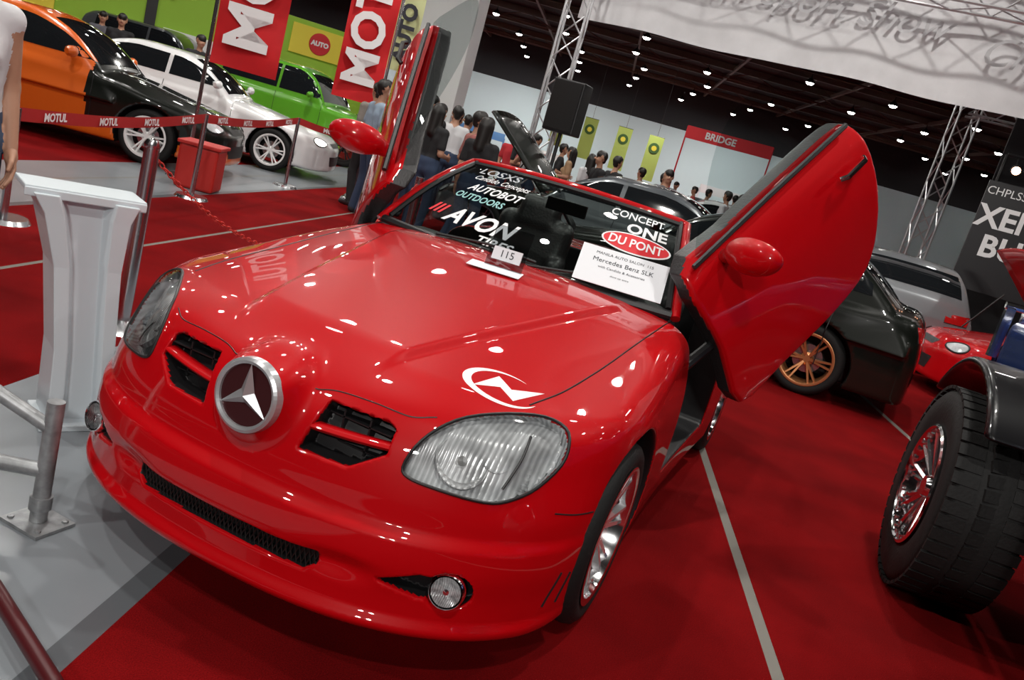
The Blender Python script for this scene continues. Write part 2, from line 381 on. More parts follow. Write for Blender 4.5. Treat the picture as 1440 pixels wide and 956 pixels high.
for i in range(42):
    x=-.295+i*.0141;a.tube([(x,-.845+abs(x)**2*.25,.258),(x+.02,-.845+abs(x)**2*.25,.313)],.0017,4);a.tube([(x+.02,-.845+abs(x)**2*.25,.258),(x,-.845+abs(x)**2*.25,.313)],.0017,4)
a.obj('lower_intake_mesh',MESHM,car)
FOGW=ribbed('fog_lamp_reflector',(.85,.86,.88),60,.4,.2,.2,'X',.6,blot=60,bl=.5)
for s in (1,-1):
    c=np.array([s*.615,-.709,.301]);Mx=frame(c,(s*.22,-1,.16),(0,0,1));a=Acc()
    a.rev([(.038,-.03),(.041,.004),(.044,.010),(.048,.005),(.049,-.03)],36,0,Mx);a.rev([(.001,-.012),(.02,-.007),(.039,.006)],32,1,Mx);a.rev([(.001,.006),(.008,.005),(.009,-.012)],16,0,Mx)
    a.obj('fog_lamp',[CHR,FOGW],car,smooth=True)
    a=Acc();a.rev([(.001,.012),(.025,.011),(.041,.006)],32,0,Mx);a.obj('fog_lamp_glass',LENSG,car,smooth=True)
def surf_decal(name,P2,F2,C,U,V,N,f,m,parent,off=.0008):
    U,V,N=[unit(a) for a in (U,V,N)]
    P2=np.asarray(P2,float);O=np.array(C)+P2[:,:1]*U+P2[:,1:2]*V+N*.1;Q=trace(f,O,-N);Q=Q+nrm(f,Q)*off
    a=Acc();a.add(Q,F2);return a.obj(name,m,parent)
def crescent(R1,n=40):
    o=[];i=[]
    for k in range(n+1):
        t=math.radians(52+ (338-52)*k/n);w=.19*R1*math.sin(math.pi*k/n)**.8+.004*R1
        o.append((R1*1.12*math.cos(t),R1*.86*math.sin(t)));i.append(((R1-w)*1.12*math.cos(t)+w*.2,(R1-w)*.86*math.sin(t)))
    return np.array(o+i),[(k,k+1,n+2+k,n+1+k) for k in range(n)]
LU=unit((.90,.34,0));LV=unit((-.34,.90,.15));LN=(0,-.1,1)
LC=(.505,-.43,.80)
P2,F2=crescent(.100);surf_decal('hood_decal',P2,F2,LC,LU,LV,LN,body0,WHT,car)
bolt=[(-.078,-.042),(-.012,.055),(.030,.004),(.125,.055),(.040,-.052),(-.002,-.004)]
bp,bf,_=cdt(bolt,.02);surf_decal('hood_decal_bolt',bp,bf,LC,LU,LV,LN,body0,WHT,car)
# ---- wheels
def wheel(name,loc,parent,r=.31,w=.21,rim=.225,spokes=5,style='split',side=1,mt=CHR,lip=CHR,steer=0):
    o=empty(name,loc);o.parent=parent;o.rotation_euler=(0,0,steer)
    s=side;h=w/2
    a=Acc();k=r-rim
    prof=[(rim-.01,-h*.8),(rim+.012,-h*.93),(rim+k*.5,-h*1.0),(r-.025,-h*.95),(r-.008,-h*.82),(r,-h*.6)]
    for g in (-.38,0,.38): prof+=[(r,(g-.06)*h*1.0),(r-.009,(g-.05)*h),(r-.009,(g+.05)*h),(r,(g+.06)*h)]
    prof+=[(r,h*.6),(r-.008,h*.82),(r-.025,h*.95),(rim+k*.5,h),(rim+.012,h*.93),(rim-.01,h*.8)]
    a.rev(prof,56);
    a.obj('tyre',RUB,o,smooth=True)
    a=Acc();n=48;Mx=np.diag([s,1,1,1.])
    a.rev([(rim+.008,h*.93),(rim+.012,h*.98),(rim+.004,h*1.0),(rim-.012,h*.96),(rim-.018,h*.75),(rim-.022,h*.3),(rim-.03,-h*.6),(rim+.005,-h*.9)],n,1,Mx)
    a.rev([(.001,h*.55),(.03,h*.55),(.036,h*.45),(.06,h*.35),(.06,0)],24,0,Mx)
    for i in range(spokes):
        for dd in ((-.13,.13) if style=='split' else (0,)):
            t0=2*math.pi*i/spokes;t1=t0+dd
            rr0,rr1=.03,rim-.015
            A=np.array([s*h*.42,rr0*math.cos(t0),rr0*math.sin(t0)]);B=np.array([s*h*.72,rr1*math.cos(t1),rr1*math.sin(t1)])
            tn=unit(np.cross([1,0,0],B-A));wa,wb_=.015,(.011 if style=='split' else .022);d=np.array([s*.012,0,0])
            Pp=[A+tn*wa-d,A-tn*wa-d,A-tn*wa*.6+d,A+tn*wa*.6+d,B+tn*wb_-d,B-tn*wb_-d,B-tn*wb_*.6+d,B+tn*wb_*.6+d]
            a.add(Pp,[(0,1,2,3),(4,7,6,5),(0,4,5,1),(1,5,6,2),(2,6,7,3),(3,7,4,0)],0)
    a.obj('rim',[mt,lip],o,smooth=True)
    a=Acc();a.rev([(.001,-.01),(.13,-.01),(.13,-.03)],32,0,Mx);a.obj('brake_disc',SIL,o,smooth=True)
    return o
RCH=mat('polished_rim',(.95,.95,.96),.14,.8)
for sx in (1,-1):
    wheel('wheel_front',(sx*.755,0,.31),car,side=sx,spokes=7,mt=RCH,lip=CHR)
    wheel('wheel_rear',(sx*.755,2.4,.31),car,side=sx,spokes=7,mt=RCH,lip=CHR)
# ---- windshield
GB=lambda s:np.array([.686*s,.804-.10*(1-s*s),.952-.004*(1-s*s)])
GT=lambda s:np.array([.538*s,1.256-.10*(1-s*s),1.273+.02*(1-s*s)])
def gpt(s,t,off=0):
    a,b=GB(s),GT(s);p=a+(b-a)*t;p=p+np.array([0,-.018,.022])*math.sin(math.pi*t)
    n=unit(np.cross([1,0,0],b-a));n=n if n[1]<0 else -n
    return p+n*off
def grid(fn,nu,nv):
    P=[fn(-1+2*i/nu,j/nv) for j in range(nv+1) for i in range(nu+1)]
    return P,[(j*(nu+1)+i,j*(nu+1)+i+1,(j+1)*(nu+1)+i+1,(j+1)*(nu+1)+i) for j in range(nv) for i in range(nu)]
a=Acc();a.add(*grid(lambda s,t:gpt(s,t),24,10));a.obj('windshield_glass',WSG,car,smooth=True)
a=Acc()
a.tube([gpt(-1,t)+np.array([-.012,0,-.0]) for t in np.linspace(-.06,1,8)]+[gpt(s,1)+np.array([0,.01,.005]) for s in np.linspace(-.95,.95,20)]+[gpt(1,t)+np.array([.012,0,0]) for t in np.linspace(1,-.06,8)],.020,10)
a.obj('windshield_frame',RED,car,smooth=True)
a=Acc()
a.tube([gpt(s,0,.004)+np.array([0,-.02,-.02]) for s in np.linspace(-1,1,24)],.02,8)
a.tube([gpt(-.97,t,.006) for t in np.linspace(0,1,8)],.012,6);a.tube([gpt(.97,t,.006) for t in np.linspace(0,1,8)],.012,6)
a.tube([gpt(s,.965,.006) for s in np.linspace(-.97,.97,16)],.013,6)
a.tube([gpt(-.55,-.02,.02),gpt(-.2,.05,.02),gpt(.15,.03,.02)],.006,6);a.tube([gpt(.1,-.02,.02),gpt(.45,.06,.02),gpt(.8,.03,.02)],.006,6)
a.obj('cowl_and_wipers',BLK,car,smooth=True)
def glass_text(name,txt,s0,t0,ws,ht,m,off=.003,**k):
    P,F=text_mesh(txt,1,**k);lo=P.min(0);hi=P.max(0);Q=[]
    for p in P:
        u=(p[0]-(lo[0]+hi[0])/2)/(hi[0]-lo[0]);v=(p[1]-(lo[1]+hi[1])/2)/(hi[1]-lo[1]);Q.append(gpt(s0+u*ws,t0+v*ht,off))
    a=Acc();a.add(Q,F);a.obj(name,m,car)
GRV=mat('grey_vinyl',(.35,.37,.4),.5);CYV=mat('teal_vinyl',(.25,.5,.5),.5)
glass_text('windshield_decal','LOSXS',-.60,.88,.40,.10,GRV,bold=.01)
glass_text('windshield_decal','Candido Concepts',-.50,.75,.52,.09,WHT,shear=.3)
glass_text('windshield_decal','AUTOBOT',-.46,.61,.48,.10,WHT,bold=.02,shear=.2)
glass_text('windshield_decal','OUTDOORS',-.52,.48,.42,.08,CYV,bold=.02)
glass_text('windshield_decal','AVON',-.36,.24,.56,.17,WHT,bold=.03,shear=.3)
glass_text('windshield_decal','TIRES',-.17,.09,.26,.08,WHT,bold=.02,shear=.2)
glass_text('windshield_decal','///',-.72,.26,.13,.11,REDV,bold=.04)
glass_text('windshield_decal','CONCEPT',.64,.86,.42,.10,WHT,bold=.01)
glass_text('windshield_decal','ONE',.74,.70,.30,.13,WHT,bold=.03)
def glass_oval(s0,t0,ws,ht,m,off,n=32):
    a=Acc();P=[gpt(s0,t0,off)]+[gpt(s0+ws*math.cos(2*math.pi*i/n),t0+ht*math.sin(2*math.pi*i/n),off) for i in range(n)]
    a.add(P,[(0,1+i,1+(i+1)%n) for i in range(n)]);a.obj('windshield_oval_decal',m,car)
glass_oval(.69,.52,.245,.115,WHT,.0025);glass_oval(.69,.52,.232,.10,REDV,.0035)
glass_text('windshield_decal','DU PONT',.69,.52,.38,.10,WHT,off=.005,bold=.02)
pc=gpt(.66,.16,.03);ux=unit(gpt(.9,.17)-gpt(.4,.17));uy=unit(gpt(.66,.35)-gpt(.66,.05))
def card(name,c,ux,uy,w,h,m,parent,t=.002):
    a=Acc();n=np.cross(ux,uy);P=[np.array(c)+ux*i*w/2+uy*j*h/2+n*k*t/2 for i in(-1,1) for j in(-1,1) for k in(-1,1)]
    a.add(P,[(0,1,3,2),(4,6,7,5),(0,4,5,1),(2,3,7,6),(0,2,6,4),(1,5,7,3)]);return a.obj(name,m,parent)
plc=empty('display_placard');card('sheet',pc,ux,uy,.37,.20,PAPER,plc)
nn=np.cross(ux,uy)
for txt,sz,dy,dx in (('MANILA AUTO SALON  115',.020,.068,0),('Mercedes Benz SLK',.032,.03,0),('with Candido & Acessories',.018,-.005,0),('show car entry',.013,-.04,0)):
    text_obj('print',txt,sz,frame(pc+uy*dy+ux*dx+nn*.002,ux,uy),INK,plc)
st=empty('number_stand')
sz_=trace(body0,np.array([[.06,.36,1.2]]),np.array([0,0,-1.]))[0][2]
ACR=glassmat('acrylic',(.80,.84,.86),1.45,.05,op=.22)
ux=unit((.95,.18,0));uy=unit((-.03,.26,.93));c=np.array([.075,.43,sz_+.008])
card('base_card',c+np.array([-.015,-.035,.004]),unit((.95,.18,.0)),unit((-.18,.95,.10)),.21,.09,PAPER,st)
card('acrylic_panel',c+uy*.085,ux,uy,.15,.17,ACR,st,.006);card('number_card',c+uy*.062,ux,uy,.115,.05,PAPER,st,.008)
text_obj('number','115',.040,frame(c+uy*.062+np.cross(ux,uy)*.006,ux,uy),INK,st)
# ---- interior
def sdf_obj(name,f,lo,hi,h,m,parent,mid=None):
    P,F=nets(f,lo,hi,h);mi=None
    if mid:C=P[F].mean(1);mi=mid(C[:,0],C[:,1],C[:,2])
    return mesh_np(name,P,F,m if isinstance(m,list) else [m],mi,nrm(f,P),parent)
def seat(x,y,z):
    b=sbox(x,y,z,(0,-.02,.0),(.24,.25,.10),.07)
    yy=y-(.22+.25*(z-.1));b=smin(b,sbox(x,yy,z,(0,0,.33),(.22,.065,.33),.06),.05)
    b=smin(b,sbox(np.abs(x),yy,z,(.19,-.04,.25),(.045,.07,.22),.04),.03)
    return smin(b,sbox(x,yy,z,(0,-.02,.68),(.12,.055,.085),.05),.03)
for s in (1,-1):
    o=sdf_obj('seat',seat,(-.32,-.35,-.15),(.32,.6,.85),.02,LEA,car);o.location=(s*.34,1.45,.42)
dash=lambda x,y,z:smin(sbox(x,y,z,(0,.90,.80),(.65,.14,.13),.06),ell(x,y,z,(.34,.95,.92),(.2,.12,.06)),.04)
sdf_obj('dashboard',dash,(-.7,.7,.6),(.7,1.15,1.05),.02,LEA,car)
a=Acc();Mx=frame((.34,1.10,.90),(0,.9,.5),(1,0,0));a.rev([(.175+.014*math.cos(t),.014*math.sin(t)) for t in np.linspace(0,2*math.pi,9)],36,0,Mx)
for k in (0,math.pi,-math.pi/2):
    d=np.array(Mx)[:3,1]*math.cos(k)+np.array(Mx)[:3,2]*math.sin(k);a.tube([np.array((.34,1.10,.90)),np.array((.34,1.10,.90))+d*.17],.014,6)
a.rev([(.001,-.02),(.05,-.015),(.06,.01)],20,0,Mx);a.tube([(.34,1.10,.90),(.34,.9,.79)],.03,8);a.obj('steering_wheel',LEA,car,smooth=True)
for s in (1,-1):
    a=Acc();a.tube([(s*.50,1.92,.85),(s*.50,1.90,1.08),(s*.44,1.90,1.14),(s*.24,1.90,1.14),(s*.18,1.90,1.08),(s*.18,1.92,.85)],.022,10);a.obj('roll_hoop',BLK,car,smooth=True)
bx('rear_mirror',(0,1.19,1.20),(.2,.02,.06),BLK,car)
# ---- doors
DP=smooth_poly([(.70,.24),(.695,.55),(.70,.90),(1.0,.925),(1.4,.94),(1.72,.945),(1.80,.90),(1.795,.70),(1.72,.45),(1.60,.30),(1.35,.235),(1.0,.225)],3)
def doorf(x,y,z):
    W=Wz(z)+Wy(y);return smax(smax(x-W,W-.10-x,.02),poly2(y,z,DP),.02)
def mirf(x,y,z):
    a=smax(ell(x,y,z,(.945,.90,.90),(.13,.075,.075)),-(-(y-.93)),.015)
    return smin(a,cap(x,y,z,(.80,.90,.87),(.9,.91,.88),.03,.025),.03)
HG=np.array([.78,.68,.6]);ME=np.array(Euler((.59,-.532,-.709),'ZXY').to_matrix());TR=np.array([.047,.208,.274])
def swing(P): return (np.asarray(P)-HG)@ME.T+HG+TR
DGL=glassmat('door_glass',(.70,.76,.76),1.5,.01)
Pd,Fd=nets(doorf,(.6,.6,.18),(.95,1.9,1.0),.011);Nd=nrm(doorf,Pd);Cd=Pd[Fd].mean(1);md=(Cd[:,0]<Wz(Cd[:,2])+Wy(Cd[:,1])-.022).astype(int)
Pm,Fm=nets(mirf,(.7,.78,.78),(1.1,1.0,1.0),.008);Nm=nrm(mirf,Pm);Cm=Pm[Fm].mean(1);mm=(Cm[:,1]>.925).astype(int)
for s,nm in ((1,'door_left'),(-1,'door_right')):
    sv=np.array([s,1,1]);fl=lambda F:F if s==1 else F[:,::-1]
    mesh_np(nm,swing(Pd)*sv,fl(Fd),[RED,LEA],md,(Nd@ME.T)*sv,car)
    mesh_np(nm+'_mirror',swing(Pm)*sv,fl(Fm),[RED,CHR],mm,(Nm@ME.T)*sv,car)
    g=np.array(smooth_poly([(.80,.90),(1.0,1.08),(1.22,1.21),(1.45,1.26),(1.70,1.23),(1.79,1.05),(1.77,.90),(1.3,.88)],4));pp,ff,_=cdt(g,.06)
    a=Acc();a.add(swing(np.stack([.76-.45*(pp[:,1]-.9)-.1*(pp[:,1]-.9)**2,pp[:,0],pp[:,1]],1))*sv,ff);a.obj(nm+'_window',DGL,car,smooth=True)
    a=Acc();a.tube(swing(np.array([(.845,1.56,.81),(.868,1.58,.812),(.868,1.70,.818),(.845,1.72,.818)]))*sv,.012,8);a.obj(nm+'_handle',CHR if s==1 else BLK,car,smooth=True)
    a=Acc();a.tube(swing(np.array([(.79,.74,.925),(.785,1.2,.945),(.775,1.74,.955)]))*sv,.012,6);a.obj(nm+'_belt_seal',BLK,car,smooth=True)
    a=Acc();a.tube(swing(np.array([(.70,.95,.62),(.68,1.05,.66),(.68,1.45,.70),(.70,1.6,.70)]))*sv,.035,10);a.obj(nm+'_armrest',LEA,car,smooth=True)
    a=Acc();e=swing(np.array([(.78,.72,.55)]))[0];a.tube(np.array([(.72,.62,.60),(.74,.66,.66),e])*sv,.022,8);a.obj(nm+'_hinge',BLK,car,smooth=True)
# =====================================================================  GENERIC CARS
WIN=mat('tinted_window',(.01,.012,.014),.05,0,1)
HLG=mat('lamp_cover',(.75,.78,.8),.12,.4,1)
TLR=mat('tail_lamp',(.5,.01,.01),.15,0,1)
BRZ=mat('bronze_rim',(.60,.26,.11),.3,.7);WRM=mat('white_rim',(.8,.8,.8),.3)
def make_car(name,loc,head,paint,kind='sedan',rimm=SIL,hoodm=None,h=.03,open_hood=False,lampon=False,spk=6,wr=.32):
    o=empty(name,(loc[0],loc[1],0),head+math.pi/2)
    wb=2.55
    if kind=='sedan':
        Hb=curve([-.95,-.85,-.7,0,.7,1.2,2.6,3.1,3.4,3.5],[.55,.62,.70,.82,.92,.95,.97,.98,.95,.85])
        Gp=[(.55,.80),(1.25,1.30),(1.6,1.40),(2.2,1.41),(2.55,1.34),(3.1,1.0),(3.3,.8)];rear=3.42
    elif kind=='hatch':
        Hb=curve([-.95,-.85,-.7,0,.6,1.2,2.6,3.2,3.4],[.55,.64,.72,.86,.95,.97,.99,.98,.9])
        Gp=[(.40,.80),(1.15,1.34),(1.6,1.45),(2.5,1.44),(2.85,1.34),(3.15,1.0),(3.2,.8)];rear=3.2
    else:
        Hb=curve([-.95,-.85,-.75,0,.6,1.2,3.2,3.5],[.75,.95,1.02,1.10,1.14,1.16,1.18,1.1]);
        Gp=[(.5,.95),(1.0,1.62),(1.4,1.78),(3.0,1.78),(3.3,1.65),(3.42,1.1),(3.45,.9)];rear=3.45
    gy=[p[0] for p in Gp];gz_=[p[1] for p in Gp];G=curve(gy,gz_);suv=kind=='suv';zb=.42 if suv else .17;belt=1.16 if suv else .97
    def ff(x,y,z):
        ax=np.abs(x);W=.86-.10*(z-.55)**2-.05*sstep(.2,-.9,y)-.05*sstep(2.7,3.4,y)+.012*np.exp(-(y/.4)**2)+.012*np.exp(-((y-wb)/.4)**2)
        b=smax(z-(Hb(y)-.07*(ax/.8)**3),ax-W,.09)
        fr=-.88+.5*(1-np.sqrt(np.maximum(1-(np.minimum(ax,.879)/.88)**2.6,0)))+.12*sstep(.5,.75,z)-y
        b=smax(b,fr,.12);b=smax(b,y-(rear-.1*ax**4-.06*sstep(.5,1,z)),.12);b=smax(b,zb-z,.05)
        g=smax((z-(G(y)-.05*(ax/.7)**3))*.75,(ax-(.80-.36*(z-.92 if not suv else (z-1.1)*.5)))*.94,.08);g=smax(g,.6-z,.02);g=smax(g,np.maximum(gy[0]-y,y-gy[-1]),.03)
        return smin(b,g,.03)
    def fb(x,y,z):
        d=np.maximum(np.minimum(np.hypot(y,z-wr),np.hypot(y-wb,z-wr))-(wr+.045),.5-np.abs(x));return smax(ff(x,y,z),-d,.02)
    P,F=nets(fb,(0,-1.05,.1),(1.0,3.65,1.95 if suv else 1.6),h,sym=True);C=P[F].mean(1)
    d=np.minimum(np.hypot(C[:,1],C[:,2]-wr),np.hypot(C[:,1]-wb,C[:,2]-wr))-(wr+.045);mid=np.where((d<.006)&(np.abs(C[:,0])>.45),1,0)
    if hoodm: mid[(C[:,1]<.72)&(mid==0)&(C[:,2]>.33 if not open_hood else C[:,2]>.6)]=2
    mesh_np('body',P,F,[paint,BLK,hoodm or BLK],mid,nrm(fb,P),o)
    def win(ya,yb):
        ys=np.linspace(ya,yb,9);top=[(y,min(G(y)-.085,9)) for y in ys];top=[(y,z) for y,z in top if z>belt+.05]
        if len(top)<2:return None
        return [(top[0][0]-.06*(ya<1),belt+.02)]+top+[(top[-1][0]+.03*(yb>2.6),belt+.02)]
    Bp=1.72
    for ya,yb in (((.78),Bp-.03),(Bp+.03,3.0 if kind!='hatch' else 2.85)):
        w_=win(ya,yb)
        if w_ is not None: patch('side_window',[(p[0],p[1]) for p in w_],(.7,0,0),(0,1,0),(0,0,1),(1,0,.35),ff,.004,WIN,o,res=.08)
    def sl(y0,y1,hw0,hw1,sgn):
        zA,zB=G(y0),G(y1);c=np.array([0,(y0+y1)/2,(zA+zB)/2]);v=np.array([0,y1-y0,zB-zA]);L=np.linalg.norm(v);v/=L;n=np.cross([1,0,0],v);n=n*(1 if n[2]>0 else -1)
        patch('windshield' if sgn>0 else 'rear_window',[(-hw0,-L/2),(hw0,-L/2),(hw1,L/2),(-hw1,L/2)],c,(1,0,0),v,n,ff,.004,WIN,o,res=.1,both=False)
    if kind=='sedan': sl(.78,1.38,.68,.56,1);sl(3.0,2.5,.66,.56,-1)
    elif kind=='hatch': sl(.66,1.28,.68,.56,1);sl(3.1,2.82,.64,.56,-1)
    else: sl(.66,1.1,.70,.60,1);sl(3.38,3.2,.66,.6,-1)
    zo=.22 if suv else 0
    el=[(.15*math.cos(t)*1.0,.065*math.sin(t)*(1+.3*math.cos(t))) for t in np.linspace(0,2*math.pi,20,endpoint=False)]
    patch('headlight',el,(.62,-.72,.62+zo),(.8,.5,0),(0,.2,1),(.45,-.85,.25),ff,.006,mat(name+'_lit',(1,.93,.8),.2,emis=8) if lampon else HLG,o,res=.05,rim=.01)
    patch('tail_light',[(-.14,-.06),(.12,-.06),(.14,.07),(-.14,.06)],(.62,rear-.1,.80+zo),(.9,-.35,0),(0,0,1),(.35,.9,.1),ff,.006,TLR,o,res=.05,rim=.006)
    patch('grille',[(-.36,-.09),(.36,-.09),(.42,.06),(-.42,.06)],(0,-.9,.36+zo),(1,0,0),(0,0,1),(0,-1,0),ff,.004,BLK,o,res=.08,both=False)
    patch('upper_grille',[(-.28,-.035),(.28,-.035),(.32,.04),(-.32,.04)],(0,-.9,.60+zo),(1,0,0),(0,0,1),(0,-1,.2),ff,.004,BLK,o,res=.08,both=False)
    patch('number_plate',[(-.18,-.05),(.18,-.05),(.18,.05),(-.18,.05)],(0,rear+.02,.62+zo),(1,0,0),(0,0,1),(0,1,0),ff,.008,PAPER,o,res=.08,both=False)
    for yy in (.66,1.72,2.62 if kind=='sedan' else 2.5):
        if yy>2 and kind!='sedan':continue
        surf_tube('door_gap',[(1.1,yy,.30+zo),(1.1,yy,.6+zo),(1.1,yy+.02,.92+zo)],(-1,0,0),ff,.005,BLK,o)
    for s in (1,-1):
        a=Acc()
        a.tube([(s*.80,.95,belt+.03),(s*.88,.93,belt+.06)],.02,6)
        a.tube([(s*.86,.90,belt+.08),(s*.92,.90,belt+.085),(s*1.0,.91,belt+.08),(s*1.04,.92,belt+.075)],[.03,.065,.06,.03],10);a.obj('side_mirror',paint,o,smooth=True)
        for yy in (0,wb): wheel('wheel',(s*.76,yy,wr),o,r=wr,w=.21,rim=wr*.72,spokes=spk,style='split',side=s,mt=rimm,lip=rimm)
    if open_hood:
        a=Acc();ys=np.linspace(0,1.3,9);xs=np.linspace(-.68,.68,9);th=math.radians(open_hood);P=[]
        for yy in ys:
            for xx in xs:
                k=1-.10*(yy/1.3)**3;P.append((xx*k,.66-yy*math.cos(th),.96+yy*math.sin(th)-.05*(xx/.68)**2*1.0-.05*(yy/1.3)**3))
        P=np.array(P);n=9;F=[(j*n+i,j*n+i+1,(j+1)*n+i+1,(j+1)*n+i) for j in range(8) for i in range(8)]
        ob=mesh_np('open_hood',P,np.array(F),[hoodm or paint],None,None,o);sm=ob.modifiers.new('s','SOLIDIFY');sm.thickness=.03
        a.tube([(-.6,-.3,.78),(-.55,.0,1.3)],.01,6);a.obj('hood_prop',BLK,o)
    return o
ORG=mat('orange_paint',(.68,.12,.01),.3,0,1);WHP=mat('white_paint',(.72,.73,.74),.3,0,1);BKP=mat('black_paint',(.007,.009,.007),.3,0,1,spec=.15)
SLP=mat('silver_paint',(.30,.32,.34),.3,.5,1);GRP=mat('lime_paint',(.10,.36,.02),.3,0,1);GYP=mat('grey_paint',(.08,.09,.10),.3,.3,1)
rad=math.radians
make_car('orange_hatchback',(-7.0,5.83),rad(28),ORG,'hatch',WRM,hoodm=BKP)
make_car('white_sedan',(-7.58,8.84),rad(26),WHP,'sedan',WRM,lampon=True)
make_car('black_coupe',(-1.28,6.22),rad(176),BKP,'sedan',BRZ,h=.025)
make_car('silver_hatchback',(1.72,12.6),rad(97),SLP,'hatch')
make_car('white_hatchback',(-3.6,18.0),rad(190),WHP,'hatch')
make_car('grey_sedan',(-5.8,26.5),rad(200),GYP,'sedan')
make_car('dark_sedan',(-3.3,8.35),rad(184),GYP,'sedan',open_hood=42,hoodm=BKP)
make_car('red_coupe',(3.2,8.6),rad(192),RED,'sedan',open_hood=45)
make_car('lime_offroader',(-9.0,13.2),rad(12),GRP,'suv',BLK,wr=.42)
make_car('grey_offroader',(-13.9,14.3),rad(20),GYP,'suv',BLK,wr=.42)
# =====================================================================  LIFTED 4x4 (right edge, nose pointing away)
BLU=mat('blue_paint',(.005,.03,.16),.25,.2,1)
FEN=mat('fender_gloss_black',(.004,.004,.005),.3,0,.6,spec=.2)
jp=empty('lifted_four_wheel_drive',(2.84,1.62,0),rad(185))
r=.47;w=.34
prof=[(.27,-w*.45),(.32,-w*.5),(.42,-w*.5),(r-.02,-w*.44),(r-.006,-w*.36),(r-.006,w*.36),(r-.02,w*.44),(.42,w*.5),(.32,w*.5),(.27,w*.45)]
def bigwheel(loc,side,nm):
    o=empty(nm,loc);o.parent=jp;a=Acc();a.rev(prof,56)
    for i in range(48):
        t=2*math.pi*i/48
        for q,(xx,ln) in enumerate(((-.115,.10),(.0,.08),(.115,.10))):
            tt=t+(.065 if q==1 else 0)
            a.box((xx,(r-.010)*math.cos(tt),(r-.010)*math.sin(tt)),(ln,.048,.016),0,rot=(tt+math.pi/2,0,.25 if q==1 else 0))
    a.obj('tyre',RUB,o,smooth=True);a=Acc();Mx=np.diag([side,1,1,1.])
    a.rev([(.275,w*.46),(.282,w*.5),(.27,w*.52),(.255,w*.46),(.245,w*.2),(.24,-w*.4)],48,0,Mx);a.rev([(.001,w*.42),(.045,w*.42),(.055,w*.36),(.075,w*.15),(.16,w*.1),(.242,w*.12)],32,0,Mx)
    for i in range(10):
        t=2*math.pi*i/10
        for dd in(-.10,.10):
            A=np.array([side*w*.30,.05*math.cos(t),.05*math.sin(t)]);B=np.array([side*w*.42,.255*math.cos(t+dd),.255*math.sin(t+dd)]);a.tube([A,B],[.018,.013],6,0)
        for k in range(3):
            a.rev([(.001,.02),(.011,.018),(.012,0)],8,0,np.array(Matrix.Translation((side*w*.44,.256*math.cos(t+k*.2),.256*math.sin(t+k*.2)))@Matrix.Diagonal((side,1,1,1))))
    a.obj('rim',[CHR,BLK],o,smooth=True)
for sx in (1,-1):
    for yy in (0,2.4): bigwheel((sx*.83,yy,.47),sx,'wheel')
jb=lambda x,y,z:smin(sbox(x,y,z,(0,-.10,1.04),(.62,1.0,.22),.07),sbox(x,y,z,(0,2.0,1.04),(.72,1.25,.30),.08),.05)
sdf_obj('body',jb,(-.9,-1.4,.6),(.9,3.4,1.45),.03,BLU,jp)
def fend(x,y,z):
    ax=np.abs(x);v=None
    for y0 in (0,2.4):
        rr=np.sqrt(((y-y0)/1.12)**2+((z-.50))**2);q=smax(smax(np.abs(rr-.565)-.022,np.abs(ax-.80)-.17,.03),.84-z,.02);v=q if v is None else np.minimum(v,q)
    return v
P_,F_=nets(fend,(-1.02,-.75,.7),(1.02,3.15,1.2),.018,newton=2);mesh_np('fender_flares',P_,F_,FEN,None,nrm(fend,P_),jp)
a=Acc()
a.box((0,-1.16,.85),(1.3,.16,.2));a.box((0,1.2,.62),(1.0,3.8,.12));a.tube([(-.8,0,.47),(.8,0,.47)],.05,8);a.tube([(-.8,2.4,.47),(.8,2.4,.47)],.05,8)
a.obj('bumper_and_chassis',FEN,jp,smooth=True)
a=Acc()
for i in range(15):a.box((-.63+.09*i,-1.13,1.16),(.045,.05,.28))
a.tube([(-.66,-1.13,1.31),(.66,-1.13,1.31)],.02,8)
for i in range(6):a.box((.3+.06*i,-.55,1.265),(.03,.5,.02))
for sx in(1,-1):a.rev([(.001,.02),(.09,0),(.1,.03),(.11,.0)],24,0,frame((sx*.5,-1.18,1.02),(0,-1,0),(1,0,0)))
a.obj('chrome_grille_slats',CHR,jp)
a=Acc()
for p,q in (((-.72,1.1,1.3),(-.66,1.3,1.85)),((.72,1.1,1.3),(.66,1.3,1.85)),((-.66,1.3,1.85),(.66,1.3,1.85)),((-.66,1.3,1.85),(-.66,2.7,1.85)),((.66,1.3,1.85),(.66,2.7,1.85)),((-.66,2.7,1.85),(-.70,2.8,1.3)),((.66,2.7,1.85),(.70,2.8,1.3)),((-.66,2.7,1.85),(.66,2.7,1.85))):a.tube([p,q],.03,8)
a.obj('roll_cage',BLK,jp,smooth=True)
a=Acc();a.add([(-.68,1.13,1.32),(.68,1.13,1.32),(.62,1.3,1.82),(-.62,1.3,1.82)],[(0,1,2,3)]);a.obj('windshield',WSG,jp)
